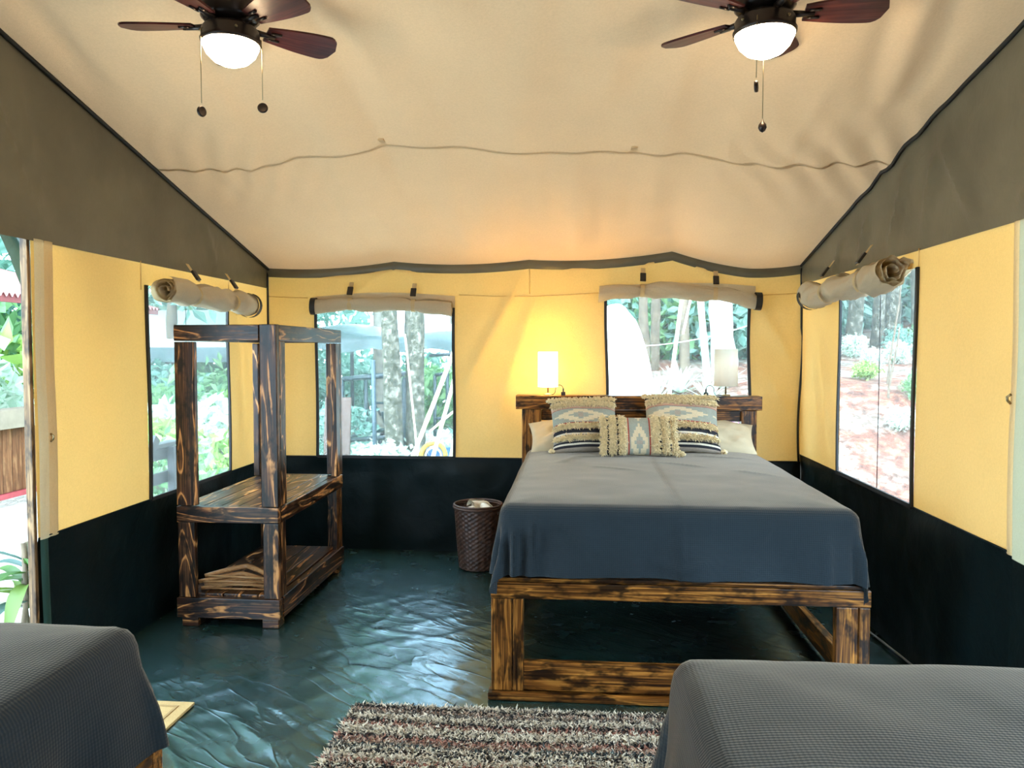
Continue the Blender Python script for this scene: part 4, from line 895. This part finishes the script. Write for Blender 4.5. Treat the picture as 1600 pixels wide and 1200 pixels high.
blab = ['long bamboo pole leaning from the trunk foot to the window corner', 'second long bamboo pole leaning right of the mossy trunks', 'short steep bamboo pole leaning at the right window edge', 'thin upright bamboo pole beside the right mossy trunk', 'low slanting bamboo pole crossing the other leaning poles']
for k, (a, b, r) in enumerate((((-1.93, 8.2, .0), (-1.28, 8.5, 1.75), .024), ((-1.66, 8.2, .0), (-1.24, 8.5, 1.65), .022), ((-1.42, 8.1, .0), (-1.22, 8.3, 1.1), .02), ((-1.76, 8.6, .0), (-1.98, 8.8, 1.75), .012), ((-1.62, 8.4, .66), (-1.2, 8.5, 1.02), .014))):
    P = [np.array(a)*(1-s) + np.array(b)*s for s in np.linspace(0, 1, 22)]; v, f = tube(P, [r*(1.12 if i % 5 == 0 else 1) for i in range(22)], 8); tag(centred('bamboo_pole', v, f, M_bamb), blab[k], 'pole', 'leaning bamboo poles')
board('plywood_sheet', (-3.02, 8.98, .0), (-2.70, 9.02, 1.0), M_ply, None, 2, rot=Matrix.Rotation(-.12, 4, 'X')); tag(bpy.data.objects['plywood_sheet'], 'upright weathered plywood sheet seen beside the wardrobe post', 'board')
def rock(name, x, y, rx, ry, rz, mat, label, cat, seed, z=None):
    bm = bmesh.new(); bmesh.ops.create_icosphere(bm, subdivisions=4, radius=1); z0 = gz(x, y) if z is None else z; V = []; F = [tuple(v.index for v in f.verts) for f in bm.faces]
    for v in bm.verts:
        c = v.co; d = 1 + .07*float(fbm(np.array([c.x*1.4+seed]), np.array([c.y*1.4+c.z*1.7]), 3)[0]); V.append((x + c.x*rx*d, y + c.y*ry*d, z0 + c.z*rz*d))
    bm.free(); return tag(centred(name, V, F, mat), label, cat)
rock('boulder', -2.74, 8.5, .14, .14, .62, plain('green_grey_stone', (.08, .11, .095), .7, scale=6), 'grey green upright stone beside the plywood sheet', 'stone', 3)
rock('boulder', .44, 8.9, .46, .5, 1.35, plain('pale_stone', (.86, .84, .80), .9, var=.05, scale=3), 'large pale rounded boulder outside the window above the bed', 'stone', 9)
def cart():
    x, y, z = -2.62, 11.2, gz(-2.62, 11.2); t = empty('garden_cart', (x, y, z), 'black two wheeled garden cart behind the steel frame', 'cart')
    bm = bmesh.new(); bmesh.ops.create_cube(bm, size=1)
    for v in bm.verts: s = 1.0 if v.co.z > 0 else .7; v.co = Vector((x + v.co.x*.42*s, y + v.co.y*.5*s, z+.62 + v.co.z*.34))
    V = [tuple(v.co) for v in bm.verts]; F = [tuple(v.index for v in f.verts) for f in bm.faces]; bm.free(); mk('tub', V, F, M_dsteel, t, smooth=False)
    for s in (-1, 1):
        w = mk('wheel', *tube([(x+s*.24, y+.22*math.cos(a), z+.24+.22*math.sin(a)) for a in np.linspace(0, 2*PI, 25)], .03, 8, False), M_black, t); mk('hub', *tube([(x+s*.22, y, z+.24), (x+s*.26, y, z+.24)], .05, 10), M_chrome, w)
        for q in range(6): mk('spoke', *tube([(x+s*.24, y, z+.24), (x+s*.24, y+.2*math.cos(q*PI/3), z+.24+.2*math.sin(q*PI/3))], .006, 5), M_chrome, w)
    mk('handle', *tube([(x-.2, y-.3, z+.75), (x-.2, y-.65, z+.95), (x+.2, y-.65, z+.95), (x+.2, y-.3, z+.75)], .018, 8), M_dsteel, t)
    bmv, bmf = lathe([(0, .16), (.10, .15), (.16, .08), (.15, 0)], 16, (x, y, z+.79)); mk('load', bmv, bmf, plain('violet_cloth', (.16, .06, .34), .8), t)
cart()
def crate(x, y, z, rz, mat, label):
    t = empty('plastic_crate', (x, y, z), label, 'crate'); R = Matrix.Translation((x, y, z)) @ Matrix.Rotation(rz, 4, 'Z')
    def b(nm, c, d):
        o = bpy.data.objects.new(nm, box_mesh(*d, .006, mat)); link(o, t, R @ Matrix.Translation(c))
    b('bottom', (0, 0, .01), (.44, .32, .02))
    for k in range(4):
        zz = .045 + k*.062; b('slat', (0, -.155, zz), (.44, .012, .042)); b('slat', (0, .155, zz), (.44, .012, .042)); b('slat', (-.215, 0, zz), (.012, .298, .042)); b('slat', (.215, 0, zz), (.012, .298, .042))
    for sx in (-1, 1):
        for sy in (-1, 1): b('corner_post', (sx*.208, sy*.148, .13), (.028, .028, .26))
M_blue = plain('blue_plastic', (.03, .12, .34), .4)
zc_ = gz(-1.55, 8.9)
crate(-1.55, 8.95, zc_, .5, M_blue, 'lower blue plastic crate behind the leaning bamboo poles'); crate(-1.52, 8.97, zc_+.265, .3, M_blue, 'upper blue plastic crate stacked behind the leaning bamboo poles')
def coil():
    x, y, z = -1.62, 8.62, .36; t = empty('yellow_wheel', (x, y, gz(x, y)), 'yellow wheel lying against the blue crates outside', 'wheel')
    mk('tyre', *tube([(x+.14*math.cos(a), y+.03*math.sin(a), z+.14*math.sin(a)) for a in np.linspace(0, 2*PI, 29)], .028, 8, False), plain('yellow_rubber', (.34, .20, .02), .5), t); mk('rim', *tube([(x+.09*math.cos(a), y+.02*math.sin(a), z+.09*math.sin(a)) for a in np.linspace(0, 2*PI, 25)], .012, 6, False), M_bamb, t); mk('stand', *tube([(x, y+.02, z-.1), (x, y+.02, gz(x, y)-.02)], .02, 6), M_bamb, t)
coil()
v, f = lathe([(0, .01), (.13, .01), (.16, .28), (.17, .29), (.155, .28), (.12, .03)], 24, (-2.32, 8.2, gz(-2.32, 8.2))); tag(centred('plastic_tub', v, f, plain('pale_blue_plastic', (.06, .18, .30), .4)), 'pale blue tub on the ground below the steel frame', 'tub')
# --- tracks of shrubs and trees
shrubs(((-2.2, 8.7, 3, .5), (-1.7, 9.4, 3, .55), (-2.6, 9.4, 3, .45), (-3.2, 10.2, 1, .7), (-1.2, 10.0, 1, .7)), 'low shrub among the mossy trunks', 'shrubs around the mossy trunks')
shrubs(((-4.3, 15.8, 1, 1.0), (-2.9, 16.2, 0, 1.05), (-1.6, 15.6, 1, 1.0), (-5.2, 16.8, 1, 1.15), (-3.6, 17.5, 1, 1.2), (-2.1, 17.8, 1, 1.2)), 'thicket shrub behind the tarp shelter', 'thicket behind the tarp shelter')
for k, (x, y, h) in enumerate(((-3.9, 15.0, 6.5), (-2.7, 17.0, 7), (-1.9, 15.4, 6))): tree(x, y, h, .11, (.1, 0), ('pale slim tree behind the left part of the tarp shelter', 'pale slim tree far behind the middle of the shelter', 'pale slim tree behind the right part of the tarp shelter')[k], 'trees behind the shelter', None, None, .8)
# left window
shrubs(((-4.0, 7.2, 0, .6), (-4.6, 8.2, 2, .75), (-4.9, 9.6, 3, .9), (-5.6, 10.4, 0, 1.0), (-5.1, 11.0, 2, .9), (-6.5, 11.6, 1, 1.0), (-6.0, 12.4, 0, 1.1), (-4.2, 8.9, 2, .6), (-5.3, 9.0, 3, .8)), 'shrub outside the left wall window', 'shrubs outside the left window')
shrubs(((-9.6, 17.5, 1, 2.3), (-7.9, 17.6, 0, 2.2), (-8.8, 19.5, 1, 2.8), (-11.2, 17, 3, 2.6), (-6.9, 19.6, 1, 2.6), (-12.0, 15.5, 1, 2.8)), 'tall thicket far beyond the left wall window', 'far thicket beyond the left window')
for k, (x, y, h, cs) in enumerate(((-4.9, 10.6, 3.7, .8), (-5.9, 12.6, 4.2, 1.0), (-7.3, 13.2, 4.4, 1.05), (-6.3, 16.4, 6.0, 1.5), (-9.0, 15.2, 6.0, 1.5))): tree(x, y, h, .10, (.1, .1), ('nearest added leafy tree beyond the left wall window', 'second nearest added tree beyond the left wall window', 'added tree beside the neighbour tent roof', 'tall added tree behind the neighbour tent', 'tall added tree farthest left beyond the left wall window')[k], 'added trees on the left', k % 2, M_dbark, cs, 'added_tree')  # added trees, crowns block the sky so the floor reflects less of it
def ntent():
    x, y = -7.1, 14.4; t = empty('neighbour_tent', (x, y, gz(x, y)), 'pale ridge tent roof with grey green valance beyond the left window', 'tent'); w, d = 1.5, 1.6; ze, zr = 1.62, 2.35
    P = [(x-w, y-d, ze), (x+w, y-d, ze), (x-w, y, zr), (x+w, y, zr), (x-w, y+d, ze), (x+w, y+d, ze)]; mk('roof', P, [(0, 1, 3, 2), (2, 3, 5, 4), (0, 2, 4), (1, 5, 3)], plain('white_tent_canvas', (.82, .82, .78), .8, var=.04), t, smooth=False)
    for sy in (-1, 1): sheet('valance', rng(x-w, x+w, .1), rng(1.36, ze, .08), lambda U, V: np.stack([U, y + sy*(d+.01+.015*np.sin(U*14)), V], -1), M_tarp, t)
    for a in (-w+.05, w-.05):
        for b in (-d+.05, d-.05): board('pole', (x+a-.03, y+b-.03, gz(x, y)-.1), (x+a+.03, y+b+.03, ze), M_dsteel, t)
ntent()
def railing():
    x = -3.12; t = empty('deck_railing', (x, 5.0, gz(x, 5.0)), 'dark slatted wooden railing outside the left wall window', 'railing'); m = plain('dark_deck_wood', (.018, .022, .026), .5)
    for z in (.20, .38, .56, .74): board('slat', (x-.018, 4.5, z), (x+.018, 5.72, z+.085), m, t)
    board('top_rail', (x-.05, 4.5, .835), (x+.05, 5.75, .865), m, t)
    for y in (4.55, 5.62): board('post', (x+.02, y-.04, gz(x, y)-.1), (x+.075, y+.04, .833), m, t)
    board('brace', (x+.02, 5.15, .30), (x+.05, 5.22, 1.0), m, t, 2, rot=Matrix.Rotation(-.7, 4, 'X'))
railing()
# left doorway
def hut():
    x, y0, y1 = -6.0, 5.6, 9.2; z0 = gz(x, 7.5); t = empty('outdoor_bar_hut', (x, (y0+y1)/2, z0), 'plank fronted hut with red corrugated roof outside the left doorway', 'hut'); m = wood('red_brown_planks', (.10, .035, .018), (.24, .095, .04), (.34, .17, .08), 5., .3, .5); lt = plain('pale_timber', (.28, .22, .16), .7, scale=9)
    n = 26
    for k in range(n): a = y0 + (y1-y0)*k/n; board('plank', (x-.02, a, .06), (x+.02, a+(y1-y0)/n-.008, .74), m, t)
    board('counter_beam', (x-.1, y0-.05, .745), (x+.12, y1+.05, .945), lt, t); board('base_rail', (x-.03, y0, .0), (x+.05, y1, .055), plain('red_paint', (.40, .06, .07), .5), t)
    for y in (y0+.05, y1-.05): board('post', (x-.06, y-.05, z0-.1), (x+.02, y+.05, 2.2), lt, t)
    for y in (y0+.05, y1-.05): board('post', (x-2.06, y-.05, z0-.1), (x-1.98, y+.05, 2.8), lt, t)
    U, V = np.meshgrid(np.linspace(y0-.5, y1+.5, 330), np.linspace(0, 1, 4), indexing='ij'); P = np.stack([x+.55 - 3.1*V, U, 2.10 + .75*V + .022*np.sin(U*2*PI/.076)], -1).reshape(-1, 3)
    mk('corrugated_roof', P, grid_faces(330, 4), plain('red_oxide_iron', (.24, .085, .075), .45, scale=4), t); board('fascia', (x+.50, y0-.5, 2.03), (x+.53, y1+.5, 2.10), plain('dark_red_fascia', (.22, .06, .06), .5), t)
hut()
U, V = np.meshgrid(np.linspace(0, 1, 24), np.linspace(0, 1, 12), indexing='ij')
ty = 2.6 + 1.3*U; tp = np.stack([-2.72 - .04*np.sin(V*9+U*5), ty, 2.5 - V*(.44 + 1.35*np.clip(ty-3.46, -.25, .5) ) + .01*np.sin(U*30)], -1).reshape(-1, 3)
tag(centred('hanging_tarp', tp, grid_faces(24, 12), vinyl('teal_tarp', (.03, .085, .095), .35, .4)), 'folded dark teal tarp hanging outside above the left doorway', 'tarp')
def dracaena():
    x, y = -3.17, 4.16; z0 = gz(x, y); t = empty('long_leaved_plant', (x, y, z0), 'plant with long arching green leaves outside the left doorway', 'plant'); rs = np.random.default_rng(8)
    ms = [leafmat('strap_leaf_green', (.03, .09, .012), (.06, .15, .022), .3), leafmat('strap_leaf_lime', (.09, .17, .02), (.13, .2, .035), .3), leafmat('strap_leaf_teal', (.03, .075, .06), (.05, .11, .09), .3)]
    for q in range(3): a = q*2.1; mk('stem', *tube([(x+.05*math.cos(a), y+.05*math.sin(a), z0-.05), (x+.03*math.cos(a+1), y+.03*math.sin(a+1), z0+.25), (x+.02*math.cos(a), y+.02*math.sin(a), z0+.55)], .014, 7), M_dbark if q else ms[0], t)
    for k in range(22):
        a = k*2.399; L = rs.uniform(.42, .62); up = rs.uniform(.25, .9); V = []; n = 12; zb = z0 + .16 + .30*k/22
        for i in range(n):
            s = i/(n-1); r = L*s*(1-.15*s); z = zb + up*L*s - .75*L*s*s; w = .040*math.sin(PI*min(1, s*.9+.08))**.8*(1-s**6)
            for o, dz in ((-1, .012), (0, 0), (1, .012)): V.append((x + r*math.cos(a) - o*w*math.sin(a), y + r*math.sin(a) + o*w*math.cos(a), z+dz))
        mk('leaf', V, grid_faces(n, 3), ms[k % 3], t)
dracaena()
for k, (x, y, L, rz, r, lab) in enumerate(((-3.45, 4.75, 1.5, .5, .07, 'bleached driftwood log lying near the left doorway post'), (-3.9, 5.3, 1.8, .2, .08, 'long bleached log lying behind the long leaved plant'), (-4.3, 5.6, 1.4, .9, .06, 'short bleached log farthest from the left doorway'))):
    v, f = tube([(x + L*(s-.5)*math.cos(rz), y + L*(s-.5)*math.sin(rz), gz(x, y) + r*.8 + .03*math.sin(s*7)) for s in np.linspace(0, 1, 16)], [r*(1.1-.4*s) for s in np.linspace(0, 1, 16)], 10); tag(centred('driftwood_log', v, f, M_bark), lab, 'log', 'logs by the left doorway')
shrubs(((-8.4, 9.8, 3, 1.3), (-9.2, 11.4, 2, 1.6), (-10.2, 12.2, 0, 2.2), (-9.6, 10.2, 3, 1.7), (-11.5, 13.5, 1, 2.6)), 'bush behind the plank hut', 'bushes behind the plank hut')
# --- window above the bed
def agave(x, y, s, label, group, mat, seed):
    z = gz(x, y); t = empty('spiky_plant', (x, y, z), label, 'plant', group); rs = np.random.default_rng(seed); V = []; F = []
    for k in range(34):
        a = k*2.399; e = rs.uniform(.25, 1.35); L = s*rs.uniform(.7, 1.1); b = len(V); d = np.array([math.cos(a)*math.cos(e), math.sin(a)*math.cos(e), math.sin(e)]); sd = np.array([-math.sin(a), math.cos(a), 0])
        for q, w in ((0, .02), (.45, .03), (.8, .018), (1, .001)): p = np.array([x, y, z]) + d*L*q + np.array([0, 0, -.18*L*q*q]); V += [p - sd*w*s*1.6, p + sd*w*s*1.6]
        F += [(b+2*i, b+2*i+1, b+2*i+3, b+2*i+2) for i in range(3)]
    o = mk('foliage', V, F, mat, t, smooth=False); o['kind'] = 'stuff'
for k, (x, y, s) in enumerate(((.95, 9.2, .45), (1.25, 9.4, .5), (1.55, 9.2, .45), (1.12, 8.8, .4), (1.8, 9.6, .5), (1.42, 8.7, .38))): agave(x, y, s, ('leftmost', 'third from left', 'fifth from left', 'second from left', 'rightmost', 'fourth from left')[k] + ' pale spiky plant on the bank behind the bed', 'spiky plants on the bank', L_pale, k)
agave(1.62, 8.4, .42, 'pink leaved plant on the bank behind the unlit lamp', None, L_pink, 31); agave(1.38, 8.3, .34, 'smaller pink leaved plant left of the unlit lamp', None, L_pink, 32)
tree(1.36, 9.9, 4.2, .055, (.0, .0), 'slim brown trunk in the middle of the window above the bed', None, 1, M_dbark, .7, 'slim_tree', .01)
tree(1.92, 10.3, 4.4, .14, (-.15, .0), 'thick pale trunk rising behind the unlit lamp', None, 0, plain('pale_bark', (.72, .68, .62), .9, scale=6), .8, 'pale_tree', .02)
tree(1.62, 9.8, 4.0, .04, (-.25, .0), 'thin pale sapling between the brown and the thick pale trunk', None, None, plain('pale_sapling_bark', (.74, .70, .64), .9, scale=6), 1, 'sapling', .03)
tree(.92, 10.6, 3.8, .06, (-.1, 0), 'dark trunk beside the pale boulder', None, 1, M_dbark, .6, 'dark_tree', .03); tree(1.10, 11.2, 4.0, .06, (.1, 0), 'second dark trunk right of the pale boulder', None, 0, M_dbark, .6, 'dark_tree', .03)
for k, (a, b, r, lab) in enumerate((((.93, 8.4, .45), (1.22, 8.9, 2.35), .022, 'pale bare pole leaning across the window above the bed'), ((1.20, 8.8, 1.75), (1.36, 9.0, 2.4), .014, 'short forked pole at the top of the leaning pale pole'))): v, f = tube([np.array(a)*(1-s)+np.array(b)*s for s in np.linspace(0, 1, 8)], r, 8); tag(centred('leaning_pole', v, f, M_bamb), lab, 'pole')
v, f = tube([(.3 + 1.9*s, 9.7, 1.62 + .28*s - .10*4*s*(1-s)) for s in np.linspace(0, 1, 20)], .007, 6); tag(centred('clothes_line', v, f, M_sheet), 'white line strung between trunks outside the window above the bed', 'rope')
shrubs(((.4, 12.4, 1, 1.2), (1.3, 12.8, 0, 1.2), (2.2, 12.6, 1, 1.3), (3.0, 13.0, 1, 1.3), (.9, 14.4, 1, 1.7), (2.1, 14.8, 1, 1.8), (3.3, 15.2, 0, 1.8), (.0, 14.0, 1, 1.6), (1.5, 17.0, 1, 2.4), (3.0, 17.5, 1, 2.4), (.3, 17.2, 0, 2.4)), 'thicket shrub on the bank behind the bed', 'thicket on the bank behind the bed')
# --- right wall window
for k, (x, y, h, r, lab) in enumerate(((5.0, 14.3, 5, .13, 'leftmost mossy trunk seen through the right wall window'), (5.5, 14.6, 5.4, .10, 'second trunk from the left in the right wall window'), (6.0, 15.3, 5.2, .14, 'third and thickest trunk in the right wall window'), (6.9, 16.4, 5, .08, 'slim trunk at the far right of the right wall window'))): tree(x, y, h, r, (.1-.1*k, 0), lab, 'trunks on the right slope', k % 2, M_moss, .9)
for k, (x, y, h) in enumerate(((3.75, 9.6, 1.3), (4.35, 10.4, 1.0), (3.6, 9.2, .9))): tree(x, y, h, .014, ((.12, .2, .1)[k], 0), ('thin bare sapling standing mid slope in the right window', 'thin leaning sapling at the right edge of the right window', 'short bare twig low on the slope in the right window')[k], None, None, M_dbark, 1, 'sapling', .02)
shrubs(((4.3, 11.6, 3, .25), (3.6, 9.9, 2, .2), (4.9, 12.2, 3, .28), (3.95, 9.2, 0, .25), (5.4, 13.4, 1, .35), (6.4, 14.6, 0, .4), (4.6, 13.2, 3, .3), (3.5, 8.6, 3, .22)), 'small undergrowth plant on the slope outside the right window', 'undergrowth on the right slope')
shrubs(((7.6, 19.5, 1, 2.0), (8.8, 20.5, 0, 2.2), (6.6, 19.8, 1, 2.2), (9.8, 19.2, 1, 2.2), (5.4, 18.0, 1, 2.0)), 'tall thicket at the top of the right slope', 'thicket on the right slope')
for k, (x, y) in enumerate(((-16, 6), (-15, 13), (-14, 20), (-10, 23), (2, 22), (6, 24), (10, 22), (13, 17), (14, 10))): tree(x, y, 7, .2, (.2, .1), ('first', 'second', 'third', 'fourth', 'fifth', 'sixth', 'seventh', 'eighth', 'ninth')[k] + ' tall forest tree from the left, far behind the tent', 'far forest trees', k % 2, None, 1.7)
